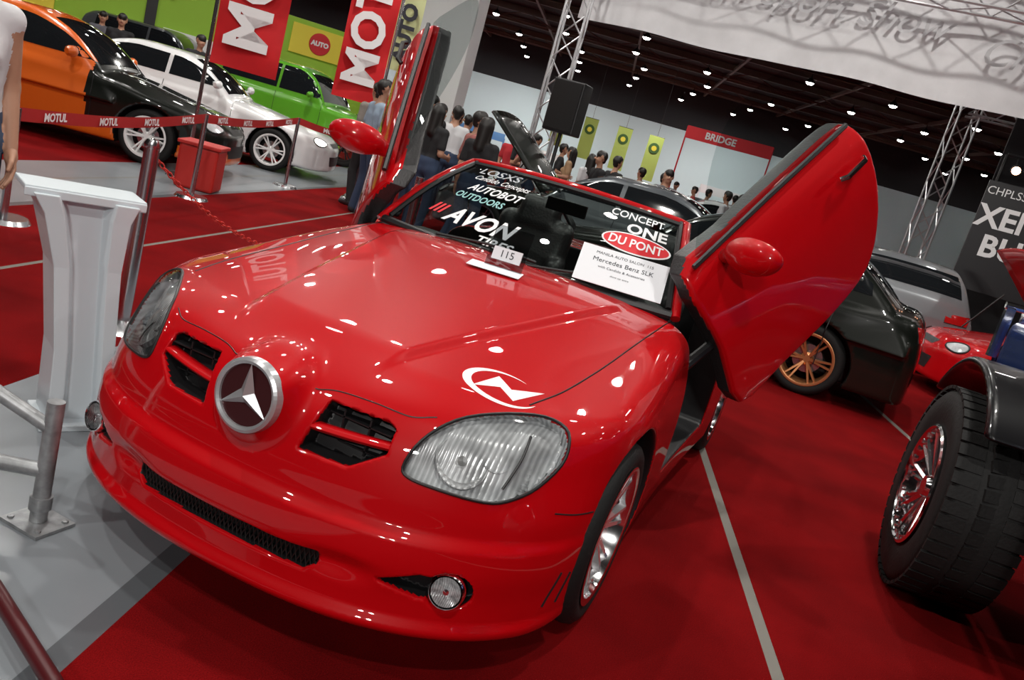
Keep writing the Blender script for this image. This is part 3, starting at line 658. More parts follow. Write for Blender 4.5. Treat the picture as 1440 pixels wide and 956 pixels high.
# =====================================================================  HALL SHELL
HA=math.atan2(.281,.96)
HR=np.array([[math.cos(HA),-math.sin(HA),0],[math.sin(HA),math.cos(HA),0],[0,0,1]])
def hw(r,d,z=0): return tuple(HR@np.array([r,d,z],float))
def hbox(name,c,s,m,parent=None,bevel=0):
    o=bx(name,hw(*c),s,m,parent,rot=(0,0,HA),bevel=bevel);return o
def floor_mat():
    m=bpy.data.materials.new('carpet_and_vinyl_floor');m.use_nodes=True;nt=m.node_tree;b=nt.nodes['Principled BSDF'];L=nt.links
    tc=nt.nodes.new('ShaderNodeTexCoord');sp=nt.nodes.new('ShaderNodeSeparateXYZ');L.new(tc.outputs['Object'],sp.inputs[0])
    def band(lo,hi):
        a=nt.nodes.new('ShaderNodeMath');a.operation='GREATER_THAN';a.inputs[1].default_value=lo;L.new(sp.outputs[0],a.inputs[0])
        c=nt.nodes.new('ShaderNodeMath');c.operation='LESS_THAN';c.inputs[1].default_value=hi;L.new(sp.outputs[0],c.inputs[0])
        e=nt.nodes.new('ShaderNodeMath');e.operation='MULTIPLY';L.new(a.outputs[0],e.inputs[0]);L.new(c.outputs[0],e.inputs[1]);return e.outputs[0]
    def add(x,y):
        e=nt.nodes.new('ShaderNodeMath');e.operation='MAXIMUM';L.new(x,e.inputs[0]);L.new(y,e.inputs[1]);return e.outputs[0]
    gm=add(band(-1.525,-.39),band(-4.95,-3.64))
    tape=add(add(band(1.462,1.508),band(3.48,3.53)),add(band(-2.62,-2.585),band(-4.35,-4.31)))
    edge=add(band(-.46,-.39),band(-3.72,-3.64))
    n=nt.nodes.new('ShaderNodeTexNoise');n.inputs['Scale'].default_value=260;n.inputs['Detail'].default_value=4;L.new(tc.outputs['Object'],n.inputs['Vector'])
    n2=nt.nodes.new('ShaderNodeTexNoise');n2.inputs['Scale'].default_value=1.6;n2.inputs['Detail'].default_value=7;L.new(tc.outputs['Object'],n2.inputs['Vector'])
    cr=nt.nodes.new('ShaderNodeMix');cr.data_type='RGBA';cr.inputs[6].default_value=(.08,.0015,.002,1);cr.inputs[7].default_value=(.215,.0035,.0045,1)
    av=nt.nodes.new('ShaderNodeMath');av.operation='ADD';L.new(n.outputs['Fac'],av.inputs[0]);L.new(n2.outputs['Fac'],av.inputs[1])
    mr=nt.nodes.new('ShaderNodeMapRange');mr.inputs[1].default_value=.7;mr.inputs[2].default_value=1.3;L.new(av.outputs[0],mr.inputs[0]);L.new(mr.outputs[0],cr.inputs[0])
    gr=nt.nodes.new('ShaderNodeMix');gr.data_type='RGBA';gr.inputs[6].default_value=(.15,.17,.19,1);gr.inputs[7].default_value=(.26,.28,.30,1);L.new(n2.outputs['Fac'],gr.inputs[0])
    m1=nt.nodes.new('ShaderNodeMix');m1.data_type='RGBA';L.new(gm,m1.inputs[0]);L.new(cr.outputs[2],m1.inputs[6]);L.new(gr.outputs[2],m1.inputs[7])
    m3=nt.nodes.new('ShaderNodeMix');m3.data_type='RGBA';L.new(edge,m3.inputs[0]);L.new(m1.outputs[2],m3.inputs[6]);m3.inputs[7].default_value=(.09,.10,.11,1)
    m2=nt.nodes.new('ShaderNodeMix');m2.data_type='RGBA';L.new(tape,m2.inputs[0]);L.new(m3.outputs[2],m2.inputs[6]);m2.inputs[7].default_value=(.20,.19,.17,1)
    L.new(m2.outputs[2],b.inputs['Base Color'])
    rr=nt.nodes.new('ShaderNodeMapRange');rr.inputs[3].default_value=.95;rr.inputs[4].default_value=.3;L.new(gm,rr.inputs[0]);L.new(rr.outputs[0],b.inputs['Roughness'])
    ss=nt.nodes.new('ShaderNodeMapRange');ss.inputs[3].default_value=.05;ss.inputs[4].default_value=.5;L.new(gm,ss.inputs[0]);L.new(ss.outputs[0],b.inputs['Specular IOR Level'])
    bp=nt.nodes.new('ShaderNodeBump');bp.inputs['Distance'].default_value=.004
    iv=nt.nodes.new('ShaderNodeMapRange');iv.inputs[3].default_value=.6;iv.inputs[4].default_value=.02;L.new(gm,iv.inputs[0]);L.new(iv.outputs[0],bp.inputs['Strength']);L.new(n.outputs['Fac'],bp.inputs['Height']);L.new(bp.outputs[0],b.inputs['Normal'])
    return m
hbox('floor',(0,22,-.05),(64,76,.1),floor_mat())
def wall_mat():
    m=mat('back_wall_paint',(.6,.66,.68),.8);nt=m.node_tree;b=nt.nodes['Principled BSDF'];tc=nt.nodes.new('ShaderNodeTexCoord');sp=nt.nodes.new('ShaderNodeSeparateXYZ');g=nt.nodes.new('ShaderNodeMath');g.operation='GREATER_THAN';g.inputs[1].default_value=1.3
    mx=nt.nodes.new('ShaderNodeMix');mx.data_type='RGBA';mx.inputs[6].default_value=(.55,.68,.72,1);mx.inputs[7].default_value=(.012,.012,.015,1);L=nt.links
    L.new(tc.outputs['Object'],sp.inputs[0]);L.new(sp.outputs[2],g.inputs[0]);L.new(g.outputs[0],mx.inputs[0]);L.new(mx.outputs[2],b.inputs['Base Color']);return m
DKW=mat('dark_wall',(.03,.03,.035),.8);CEI=mat('dark_ceiling',(.008,.007,.006),.9)
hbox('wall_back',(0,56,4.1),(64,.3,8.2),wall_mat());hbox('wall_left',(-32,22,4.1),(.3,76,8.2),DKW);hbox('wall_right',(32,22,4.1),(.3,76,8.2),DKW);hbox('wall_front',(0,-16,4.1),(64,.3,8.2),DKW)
hbox('ceiling',(0,22,8.3),(64,76,.2),CEI)
a=Acc();bm_=mat('ceiling_steel',(.10,.07,.055),.6)
for d in range(-14,56,4):a.box((0,d,8.03),(62,.16,.30))
for r_ in range(-30,31,5):a.box((r_,21,7.93),(.12,72,.16))
for d in range(2,56,8):
    for r_ in range(-30,28,3):a.tube([(r_,d,8.0),(r_+1.5,d,7.5),(r_+3,d,8.0)],.03,4)
    a.tube([(-30,d,7.5),(30,d,7.5)],.04,4)
o=a.obj('ceiling_beams',bm_);o.rotation_euler=(0,0,HA)
LMP=mat('lamp_glow',(1,.97,.92),.5,emis=30);LMP.cycles.emission_sampling='NONE'
a=Acc()
for k_,r_ in enumerate(np.arange(-28,29,3.5)):
    for d in range(4,55,5):
        if (k_*7+d*3)%11==0:continue
        c=np.array([r_+.3*(d%3),d,7.1])
        a.rev([(.001,-.10),(.11,-.08),(.18,.0)],14,0,frame(c,(0,0,1),(1,0,0)));a.rev([(.19,-.02),(.20,.03),(.10,.14),(.03,.22),(.02,.35)],12,1,frame(c,(0,0,1),(1,0,0)))
o=a.obj('high_bay_lamps',[LMP,BLK]);o.rotation_euler=(0,0,HA)
for r_,d,e in ((-5,1,1.1),(-1.5,1,1),(2.5,1,1.2),(6.5,2,1),(-7,7,1.4),(-2,7,1.4),(3,7,1.2),(-4,-4,1.2),(1,-5,1.6),(-12,10,1.5),(-5.5,12,1.7),(1,14,1.4),(-9,22,1.5),(0,26,1.8),(-12,36,2.5),(2,38,3),(-6,49,7),(7,49,7),(-18,49,5)):
    l=bpy.data.lights.new('hall_lamp','AREA');l.shape='DISK';l.size=.24;l.energy=130*e;l.color=(1,.96,.90);lo=bpy.data.objects.new('hall_lamp',l);lo.location=hw(r_,d,6.9);bpy.context.collection.objects.link(lo)
fl_=empty('added_fill_stand',(2.6,-7.2,0));a=Acc();a.tube([(0,0,.02),(0,0,4.0)],.03,8);a.box((0,0,4.05),(.9,.06,.06))  # added unseen stand behind the camera, carries the front fill lights
for k in range(3):
    t=k*2.094;a.tube([(0,0,.7),(.5*math.cos(t),.5*math.sin(t),.01)],.018,6)
for sx in (-.3,.3):a.rev([(.16,.12),(.14,0),(.08,-.14),(.001,-.16)],20,0,frame((sx,.02,4.15),(-.12,1,-.42),(1,0,0)))
a.obj('stand',BLK,fl_,smooth=True)
for sx in (-.3,.3):
    l=bpy.data.lights.new('added_fill_light','AREA');l.shape='DISK';l.size=.3;l.energy=105;l.color=(1,.97,.93);lo=bpy.data.objects.new('added_fill_light',l);lo.location=(sx,.18,4.09);lo.parent=fl_  # added front fill to brighten the headlights and nose, not a hall lamp
    lo.rotation_euler=Vector((.12,-1,.42)).to_track_quat('Z','Y').to_euler();bpy.context.collection.objects.link(lo)
w_=bpy.data.worlds.new('w');SC.world=w_;w_.use_nodes=True;w_.node_tree.nodes['Background'].inputs[0].default_value=(.05,.05,.055,1)
hbox('column',(-4.35,18.7,4.1),(1.3,1.3,8.2),mat('white_column_paint',(.7,.71,.72),.7),bevel=.02)
# =====================================================================  STAGE TRUSS + FABRIC
ALU=mat('aluminium_truss',(.6,.6,.62),.35,.7)
def truss(a,A,B,w=.35,step=.4,r=.022):
    A=np.array(A,float);B=np.array(B,float);L=np.linalg.norm(B-A);t=(B-A)/L
    u=unit(np.cross(t,[0,0,1]) if abs(t[2])<.9 else np.array([1,.25,0]));v=np.cross(t,u);cs=[(u*i+v*j)*w/2 for i,j in((-1,-1),(1,-1),(1,1),(-1,1))]
    for c in cs:a.tube([A+c,B+c],r,6)
    n=int(L/step)
    for k in range(n):
        p=A+t*L*k/n;q=A+t*L*(k+1)/n
        for i in range(4):
            c,d=cs[i],cs[(i+1)%4]
            a.tube([p+(c if k%2 else d),q+(d if k%2 else c)],r*.55,4,capd=False)
a=Acc();truss(a,(-3.75,10.2,0),(-3.75,10.2,6.5));truss(a,(-3.75,10.1,4.95),(9.5,10.4,4.95),.5,.5)
a.obj('stage_truss',ALU,smooth=False)
a=Acc();truss(a,(2.28,14.7,0),(2.28,14.7,6.5));truss(a,(2.28,14.7,4.3),(9,14.9,4.3),.4);truss(a,(4.0,14.8,0),(4.0,14.8,4.3));a.obj('backdrop_truss',ALU,smooth=False)
FAB=mat('white_fabric',(.66,.66,.68),.9,noise=(3,.08),bump=(.8,.2))
fb_=empty('fabric_banner');a=Acc();nx=60;P=[]
for j in range(9):
    for i in range(nx+1):
        x=-3.9+14*i/nx;z=3.60+j*.36;P.append((x,10.75+.04*math.sin(i*.9+.4*j)+.02*x,z+(.02*math.sin(i*.45) if j==0 else 0)))
a.add(P,[(j*(nx+1)+i,j*(nx+1)+i+1,(j+1)*(nx+1)+i+1,(j+1)*(nx+1)+i) for j in range(8) for i in range(nx)]);a.obj('cloth',FAB,fb_,smooth=True)
GRI=mat('grey_ink',(.46,.46,.48),.8)
for k,(tx,x,z) in enumerate((('Trans Sport Show',-.6,4.5),('City of Dreams',3.6,4.3),('Auto Salon',6.9,4.9))):
    text_obj('lettering',tx,.55,frame((x,10.62,z),(1,.02,0),(0,0,1)),GRI,fb_,shear=.4)
sp=empty('loudspeaker');bx('cabinet',(-3.3,9.75,2.15),(.50,.4,.78),BLK,sp,bevel=.02);bx('grille',(-3.3,9.54,2.15),(.44,.01,.70),MESHM,sp,bevel=0)
a=Acc();a.tube([(-3.3,9.75,0.05),(-3.3,9.75,1.78)],.03,8)
for k in range(3):
    t=k*2.094+.5;a.tube([(-3.3,9.75,.6),(-3.3+.3*math.cos(t),9.75+.25*math.sin(t),.01)],.018,6)
a.obj('tripod_stand',BLK,sp)
bd=empty('stage_backdrop');BDM=mat('black_drape',(.008,.008,.010),.7,bump=(4,.6))
bx('drape',(6.4,13.6,2.2),(6.9,.1,4.4),BDM,bd);bx('sign_panel',(3.35,11.5,2.0),(1.3,.06,1.6),mat('black_sign',(.006,.006,.008),.4),bd);
a=Acc();a.tube([(2.8,11.55,0),(2.8,11.55,2.8)],.03,6);a.tube([(3.9,11.55,0),(3.9,11.55,2.8)],.03,6);a.obj('sign_posts',ALU,bd)
text_obj('sign_text','XENON',.44,frame((3.5,11.46,2.28),(1,0,0),(0,0,1)),WHT,bd,bold=.012);text_obj('sign_text','BULBS',.44,frame((3.5,11.46,1.86),(1,0,0),(0,0,1)),WHT,bd,bold=.012)
text_obj('sign_text','CHPLSS',.16,frame((2.98,11.46,2.66),(1,0,0),(0,0,1)),WHT,bd)
SPT=mat('stage_spot_glow',(1,.45,.25),.5,emis=12)
a=Acc();a.tube([(2.8,11.55,3.2),(4.8,11.55,3.2)],.03,6,1);a.tube([(2.8,11.55,2.8),(2.8,11.55,3.2)],.03,6,1)
for x in (2.95,3.3,3.9,4.6):a.rev([(.001,.0),(.06,.0)],12,0,frame((x,11.3,2.98),(-.1,-1,-.3),(1,0,0)));a.rev([(.07,-.01),(.08,.02),(.06,.18),(.02,.22)],12,1,frame((x,11.3,2.98),(.1,1,.3),(1,0,0)));a.tube([(x,11.35,3.0),(x,11.55,3.2)],.012,5,1)
a.obj('spot_lamps',[SPT,BLK],bd)
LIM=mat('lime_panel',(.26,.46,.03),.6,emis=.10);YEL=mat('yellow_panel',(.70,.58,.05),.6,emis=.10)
bt=empty('lime_booth');pA=np.array([-18.5,11.2,0]);pB=np.array([-12.2,17.4,0]);ud=unit(pB-pA);ang=math.atan2(ud[1],ud[0])
bx('panel_wall',tuple((pA+pB)/2+np.array([0,0,1.5])),(9.2,.15,3.0),LIM,bt,rot=(0,0,ang))
nrm_=np.array([ud[1],-ud[0],0])
for k,(t,z,w2,h2,m_) in enumerate(((.25,2.75,3.6,.5,YEL),(.86,2.5,1.5,.75,YEL),(.55,1.1,2.0,1.4,WHT),(.1,1.6,1.2,1.2,YEL),(.40,1.6,.25,2.4,BLK),(.70,1.6,.25,2.4,BLK))):
    bx('sign_board',tuple(pA+(pB-pA)*t+nrm_*.12+np.array([0,0,z])),(w2,.06,h2),m_,bt,rot=(0,0,ang))
a=Acc();a.rev([(.001,.02),(.27,.02),(.28,0)],32,0,frame(pA+(pB-pA)*.86+nrm_*.17+np.array([0,0,2.5]),nrm_,(0,0,1)));a.obj('round_logo',REDV,bt)
text_obj('sign_text','MASTERLAND',.42,frame(pA+(pB-pA)*.25+nrm_*.17+np.array([0,0,2.75]),ud,(0,0,1)),INK,bt,bold=.01)
text_obj('sign_text','AUTO',.16,frame(pA+(pB-pA)*.86+nrm_*.20+np.array([0,0,2.5]),ud,(0,0,1)),WHT,bt,bold=.01)
LCL=mat('lime_cloth',(.42,.52,.12),.8);DGP=mat('dark_green_print',(.05,.12,.03),.8)
for k,(r_,d,z) in enumerate(((-3.2,47,3.1),(-1.3,44,2.8),(.6,42,2.7),(2.2,40,2.6))):
    o=empty('hanging_banner',hw(r_,d,0),HA);bx('cloth',(0,0,z),(.75,.03,2.2),LCL,o,bevel=0)
    a=Acc();a.rev([(.001,.01),(.26,.01),(.27,0)],24,0,frame((0,-.03,z+.5),(0,-1,0),(1,0,0)));a.rev([(.001,.02),(.13,.02)],20,1,frame((0,-.03,z+.5),(0,-1,0),(1,0,0)));a.obj('print',[DGP,YEL],o)
    a=Acc();a.tube([(-.38,0,z+1.1),(.38,0,z+1.1)],.02,6);a.tube([(0,0,z+1.1),(0,0,7.9)],.008,4);a.obj('rod',BLK,o)
for k,(r_,d,c,wd,hh) in enumerate(((-8,50,(.1,.25,.5),3,1.6),(-4.2,51,(.5,.5,.5),3,1.3),(4,48,(.55,.02,.02),4,1.0),(8,50,(.6,.6,.62),4,2.0),(-13,50,(.6,.6,.62),4,2.2))):
    o=empty('exhibit_booth',hw(r_,d,0),HA);mm_=mat('booth_panel',c,.6);a=Acc();a.box((0,0,hh),(wd,.1,.5));a.box((-wd/2,0,hh/2),(.1,.1,hh));a.box((wd/2,0,hh/2),(.1,.1,hh));a.box((0,-.4,.5),(wd*.6,.5,1.0));a.obj('panels',mm_,o)
o=empty('red_overhead_banner',hw(4.3,29,0),HA-.25);a=Acc();a.box((0,0,3.6),(3.2,.1,.45));a.tube([(-1.6,0,0),(-1.6,0,3.8)],.03,6);a.tube([(1.6,0,0),(1.6,0,3.8)],.03,6);a.obj('panel',REDV,o);text_obj('lettering','BRIDGE',.34,frame((-.3,-.07,3.6),(1,0,0),(0,0,1)),WHT,o,bold=.01)
# =====================================================================  FLAGS, BARRIERS
def flag(name,base,w,z0,z1,m,txt,ztop,dirx=(.79,.61),side=1,tm=WHT,ts=.6,sag=0):
    o=empty(name,(base[0],base[1],0));d=np.array([dirx[0],dirx[1],0])*side
    a=Acc();a.tube([(0,0,.02),(0,0,ztop)],.022,8);a.rev([(.001,.03),(.2,.03),(.22,0)],24,0,frame((0,0,0),(0,0,1),(1,0,0)));a.obj('pole',SIL,o,smooth=True)
    nx,nz=8,24;P=[]
    for j in range(nz+1):
        for i in range(nx+1):
            z=z0+(z1-z0)*j/nz;p=d*(w*i/nx+.03)+np.array([-d[1],d[0],0])*(.03*math.sin(j*.7+i*.5));P.append((p[0],p[1],z))
    a=Acc();a.add(P,[(j*(nx+1)+i,j*(nx+1)+i+1,(j+1)*(nx+1)+i+1,(j+1)*(nx+1)+i) for j in range(nz) for i in range(nx)]);a.obj('cloth',m,o,smooth=True)
    if txt:
        ax=np.array([dirx[0],dirx[1],0]);nn_=np.cross(ax,[0,0,1]);c=d*(w/2+.03)+nn_*.06+np.array([0,0,z0+ .15+len(txt)*ts*.36])
        text_obj('lettering',txt,ts,frame(c,(0,0,1),-ax),tm,o,bold=.02)
    return o
FR=mat('red_flag_cloth',(.55,.006,.010),.8,noise=(2,.15));FY=mat('yellow_flag_cloth',(.55,.58,.30),.8)
flag('banner_flag',(-5.96,5.14),.74,1.36,4.2,FR,'MOTUL',4.4,ts=.66)
flag('banner_flag',(-5.65,8.35),.68,1.38,4.4,FR,'MOTUL',4.6,side=-1,ts=.66)
flag('banner_flag',(-8.15,12.1),.50,2.15,4.8,FY,'AUTO',5,ts=.4,tm=INK)
TAPE=mat('red_barrier_tape',(.42,.02,.02),.5)
br=empty('barrier_tape_line');pts=[(-3.9,1.40,.72),(-4.95,4.2,.82),(-6.05,7.1,.92),(-5.5,7.95,.93)]
a=Acc()
for p in pts: a.tube([(p[0],p[1],0.02),(p[0],p[1],p[2]+.04)],.025,10);a.rev([(.001,.03),(.15,.03),(.17,0)],24,0,frame((p[0],p[1],0),(0,0,1),(1,0,0)))
a.obj('stanchions',SIL,br,smooth=True)
for A,B in zip(pts[:-1],pts[1:]):
    A=np.array(A);B=np.array(B);a=Acc();n=12;P=[]
    for i in range(n+1):
        t=i/n;p=A+(B-A)*t+np.array([0,0,-.05*math.sin(math.pi*t)]);P+=[p+np.array([0,0,-.045]),p+np.array([0,0,.045])]
    a.add(P,[(2*i,2*i+2,2*i+3,2*i+1) for i in range(n)]);a.obj('tape',TAPE,br)
    for t in ((.14,.38,.62,.86) if np.linalg.norm(B-A)>2 else (.5,)):
        p=A+(B-A)*t+np.array([0,0,-.05*math.sin(math.pi*t)]);ax=unit(B-A);nn_=unit(np.cross(ax,[0,0,1]));text_obj('lettering','MOTUL',.08,frame(p+nn_*.012,ax,(0,0,1)),WHT,br,bold=.003)
RB=mat('red_block_paint',(.45,.015,.01),.5)
o=empty('red_display_block',(-5.45,4.80,0),.5);bx('box',(0,0,.24),(.42,.42,.48),RB,o,bevel=.03);bx('lid',(0,0,.49),(.46,.46,.04),RB,o,bevel=.01)
# podium
pd=empty('podium',(-1.14,-.31,0),1.08);PW=mat('podium_laminate',(.60,.66,.70),.35)
a=Acc()
lv=[(0,.11,.10,0,0),(.03,.11,.10,0,0),(.3,.10,.095,-.02,.0),(.6,.108,.10,-.05,.01),(.78,.135,.115,-.075,.015),(.845,.165,.12,-.085,.015)]
P=[]
for z,hx,hy,ox,oy in lv:
    for i,j in((-1,-1),(-.55,-1),(-.4,-.55),(.4,-.55),(.55,-1),(1,-1),(1,1),(-1,1)):P.append((i*hx+ox,j*hy+oy,z))
F=[]
for k in range(len(lv)-1):
    for i in range(8):j=(i+1)%8;F.append((k*8+i,k*8+j,(k+1)*8+j,(k+1)*8+i))
F.append(tuple(range(8))[::-1]);F.append(tuple(40+i for i in range(8)));a.add(P,F)
a.obj('column',PW,pd,bevel=.004)
bx('top_board',(-.085,.01,.857),(.38,.19,.018),PW,pd);bx('lip',(-.085,-.085,.845),(.38,.012,.03),PW,pd);bx('foot',(0,0,.012),(.27,.24,.024),PW,pd)
cs=empty('chrome_stanchion',(-1.92,.61,0));a=Acc();a.tube([(0,0,.02),(0,0,.94)],.036,16);a.rev([(.001,.05),(.12,.03),(.16,0)],28,0,frame((0,0,0),(0,0,1),(1,0,0)));a.rev([(.001,.03),(.03,.022),(.04,0),(.036,-.02)],20,0,frame((0,0,.94),(0,0,1),(1,0,0)));a.obj('post',SIL,cs,smooth=True)
cs2=empty('chrome_stanchion',(-2.15,3.7,0));a=Acc();a.tube([(0,0,.02),(0,0,.94)],.036,16);a.rev([(.001,.05),(.12,.03),(.16,0)],28,0,frame((0,0,0),(0,0,1),(1,0,0)));a.obj('post',SIL,cs2,smooth=True)
a=Acc();A=np.array([-1.92,.61,.90]);B=np.array([-2.15,3.7,.90]);n=90
for i in range(n):
    t=(i+.5)/n;p=A+(B-A)*t+np.array([0,0,-.55*4*t*(1-t)]);dt=B-A+np.array([0,0,-.55*4*(1-2*t)]);dt=unit(dt);u=unit(np.cross(dt,[0,0,1]));v=np.cross(dt,u)
    q=u if i%2 else v;a.tube([p+dt*.024*math.cos(k)+q*.011*math.sin(k)-np.array([-1.92,.61,0]) for k in np.linspace(0,2*math.pi,9)[:-1]],.004,4,closed=True)
a.obj('red_chain',mat('red_plastic',(.6,.02,.01),.4),cs)
GAL=mat('galvanised_pipe',(.33,.34,.35),.45,.6,noise=(25,.3));pb=empty('pipe_barrier',(-.60,-.87,0));a=Acc()
a.tube([(0,0,.012),(0,0,.385)],.024,14);a.box((0,0,.006),(.15,.13,.010));a.tube([(0,0,.30),(-.28,-.16,.46),(-.8,-.45,.76)],.020,12);a.tube([(0,0,.17),(-.35,-.20,.17),(-1.1,-.6,.17)],.022,12);a.tube([(0,0,.05),(0,0,.09)],.031,12);a.tube([(-1.1,-.6,.01),(-1.1,-.6,.92)],.024,12)
for sx,sy in((1,1),(1,-1),(-1,1),(-1,-1)):a.rev([(.001,.008),(.009,.006),(.01,0)],6,0,frame((sx*.055,sy*.045,.011),(0,0,1),(1,0,0)))
a.obj('pipes',GAL,pb,smooth=True)
mr_=empty('maroon_rail');a=Acc();a.tube([(-.95,-.98,.05),(.15,-1.36,.05)],.020,10);
for t in (.1,.9):a.box((-.95+1.1*t,-.98-.38*t,.012),(.1,.08,.022))
a.obj('rail',mat('maroon_paint',(.06,.004,.006),.4),mr_,smooth=True)
# =====================================================================  PEOPLE
SK=mat('skin',(.42,.22,.14),.55);HRM=mat('hair_black',(.01,.008,.007),.5);LIP=mat('lips',(.30,.09,.07),.5);EYE=mat('eyes',(.02,.015,.012),.2);SHOE=mat('shoes',(.03,.03,.035),.5)
_cm={}
def cloth(c):
    c=tuple(c)
    if c not in _cm:_cm[c]=mat('cloth_%d'%len(_cm),c,.85,bump=(30,.2))
    return _cm[c]
def handf(x,y,z):
    f=sbox(x,y,z,(0,0,-.05),(.038,.014,.046),.014)
    f=smin(f,cap(x,y,z,(0,0,.02),(0,0,-.03),.024,.026),.02)
    for i,(xx,L) in enumerate(((.030,.070),(.010,.080),(-.011,.074),(-.031,.058))):
        k=(xx,0,-.09);m_=(xx*1.1,-.012,-.09-L*.5);e=(xx*1.1,-.035,-.09-L*.92)
        f=np.minimum(f,np.minimum(cap(x,y,z,k,m_,.0095,.009),cap(x,y,z,m_,e,.009,.007)))
    f=smin(f,np.minimum(cap(x,y,z,(.030,-.002,-.025),(.056,-.014,-.06),.013,.011),cap(x,y,z,(.056,-.014,-.06),(.058,-.026,-.092),.011,.008)),.008)
    return f
HP,HF=nets(handf,(-.06,-.06,-.19),(.085,.04,.05),.0055)
ARM={'down':((.235,.03,1.13),(.25,-.05,.88)),'bent':((.24,.04,1.13),(.16,-.22,1.10)),'up':((.25,-.10,1.20),(.12,-.28,1.38)),'hip':((.33,.08,1.16),(.18,-.02,1.0)),'cross':((.22,-.02,1.14),(-.04,-.19,1.16)),'back':((.24,.10,1.14),(.10,.16,.95))}
def person(loc,yaw,shirt,pants,h=1.68,armL='down',armR='down',female=False,stride=0,hairlong=False,shorts=False,skin=SK,step=.014,turn=0,sleeve='short',shoes=SHOE):
    S=h/1.74;sh=.155 if female else .185
    B=[]
    def add(a,b,ra,rb,l,k=.03):B.append((a,b,ra,rb,l,k))
    for s in(1,-1):
        add((s*.07,0,1.0),(s*.085,-.0,1.30),.098 if not female else .085,.105 if not female else .09,1,.05)
        add((s*.02,0,1.40),(s*sh,0,1.40),.07,.062,1,.05)
        add((s*.075,.01,.90),(s*.07,.01,.99),.105,.10,2,.05)
        if female:add((s*.065,-.09,1.25),(s*.065,-.08,1.24),.055,.055,1,.04)
        ph=stride*s;hip=(s*.095,0,.90);kn=(s*.105,-.03-.14*ph-.02,.49);an=(s*.105,.02-.26*ph,.09+.02*abs(stride)*(s<0));
        mid_=tuple((np.array(hip)+np.array(kn))/2)
        if shorts:
            add(hip,tuple(np.array(hip)*.35+np.array(kn)*.65),.096,.085,2,.02);add(mid_,kn,.070,.058,0,.015);add(kn,an,.058,.036,0,.02);add((kn[0],kn[1]+.03,kn[2]-.11),(kn[0],kn[1]+.03,kn[2]-.16),.05,.048,0,.03)
        else:
            add(hip,kn,.092,.062,2,.03);add(kn,an,.066,.050,2,.02)
        add((an[0],an[1]+.01,.055),(an[0]*1.15,an[1]-.16,.035),.045,.036,4,.015);add((an[0],an[1],.09),(an[0],an[1],.05),.04,.045,4 if not shorts else 0,.015)
        el,wr=ARM[armL if s==1 else armR];el=(s*el[0]*(sh/.185),el[1],el[2]);wr=(s*wr[0]*(sh/.185),wr[1],wr[2])
        shp=(s*(sh+.005),0,1.395)
        if sleeve=='none': add(shp,el,.05,.040,0,.02)
        elif sleeve=='short':
            m2=tuple(np.array(shp)*.3+np.array(el)*.7);add(shp,m2,.060,.056,1,.02);add(m2,el,.044,.040,0,.008)
        else: add(shp,el,.058,.05,1,.02)
        add(el,wr,.041 if sleeve!='long' else .047,.027 if sleeve!='long' else .036,0 if sleeve!='long' else 1,.012)
    add((0,.01,1.42),(0,-.005,1.53),.055,.05,0,.025)
    hc=np.array([0,-.015,1.635])
    ct_,st_=math.cos(turn),math.sin(turn)
    def hp(p):
        p=np.array(p,float);return (hc[0]+p[0]*ct_-p[1]*st_,hc[1]+p[0]*st_+p[1]*ct_,hc[2]+p[2])
    add(hp((0,.012,.025)),hp((0,-.01,-.03)),.088,.066,0,.03);add(hp((0,-.035,-.045)),hp((0,-.045,-.075)),.05,.032,0,.03)
    add(hp((0,-.092,.005)),hp((0,-.108,-.022)),.009,.014,0,.012)
    for s in(1,-1):add(hp((s*.083,.01,.01)),hp((s*.08,.012,-.025)),.014,.010,0,.006)
    add(hp((0,.022,.045)),hp((0,-.012,.058)),.090,.078,3,.01);add(hp((0,.045,.03)),hp((0,.045,-.03)),.07,.055,3,.01)
    if hairlong:
        add(hp((0,.05,0)),hp((0,.075,-.25)),.085,.065,3,.02)
        for s in(1,-1):add(hp((s*.07,.02,.02)),hp((s*.075,.02,-.17)),.035,.03,3,.02)
    B2=[(np.array(a)*S,np.array(b)*S,ra*S,rb*S,l,k) for a,b,ra,rb,l,k in B]
    def f(x,y,z):
        v=None
        for a,b,ra,rb,l,k in B2:
            d=cap(x,y,z,a,b,ra,rb);v=d if v is None else smin(v,d,k)
        return smax(v,.004-z,.01)
    lo=np.min([np.minimum(a,b)-max(ra,rb)-.02 for a,b,ra,rb,_,_ in B2],0);hi=np.max([np.maximum(a,b)+max(ra,rb)+.02 for a,b,ra,rb,_,_ in B2],0);lo[2]=-.03
    P,F=nets(f,lo,hi,step,newton=2);C=P[F].mean(1)
    D=np.stack([cap(C[:,0],C[:,1],C[:,2],a,b,ra,rb) for a,b,ra,rb,_,_ in B2],1);L=np.array([b[4] for b in B2])[D.argmin(1)]
    for s in(1,-1):
        e=np.array(hp((s*.032,-.083,.008)))*S;L[np.linalg.norm(C-e,axis=1)<.013*S+.003]=5
        e=np.array(hp((s*.032,-.088,.030)))*S;L[(np.abs(C-e)<np.array([.022,.03,.005])+.002).all(1)]=3
    e=np.array(hp((0,-.092,-.048)))*S;L[(np.abs(C-e)<np.array([.024,.03,.006])*S+.002).all(1)]=6
    Ps=[P];Fs=[F];Ls=[L];n=len(P)
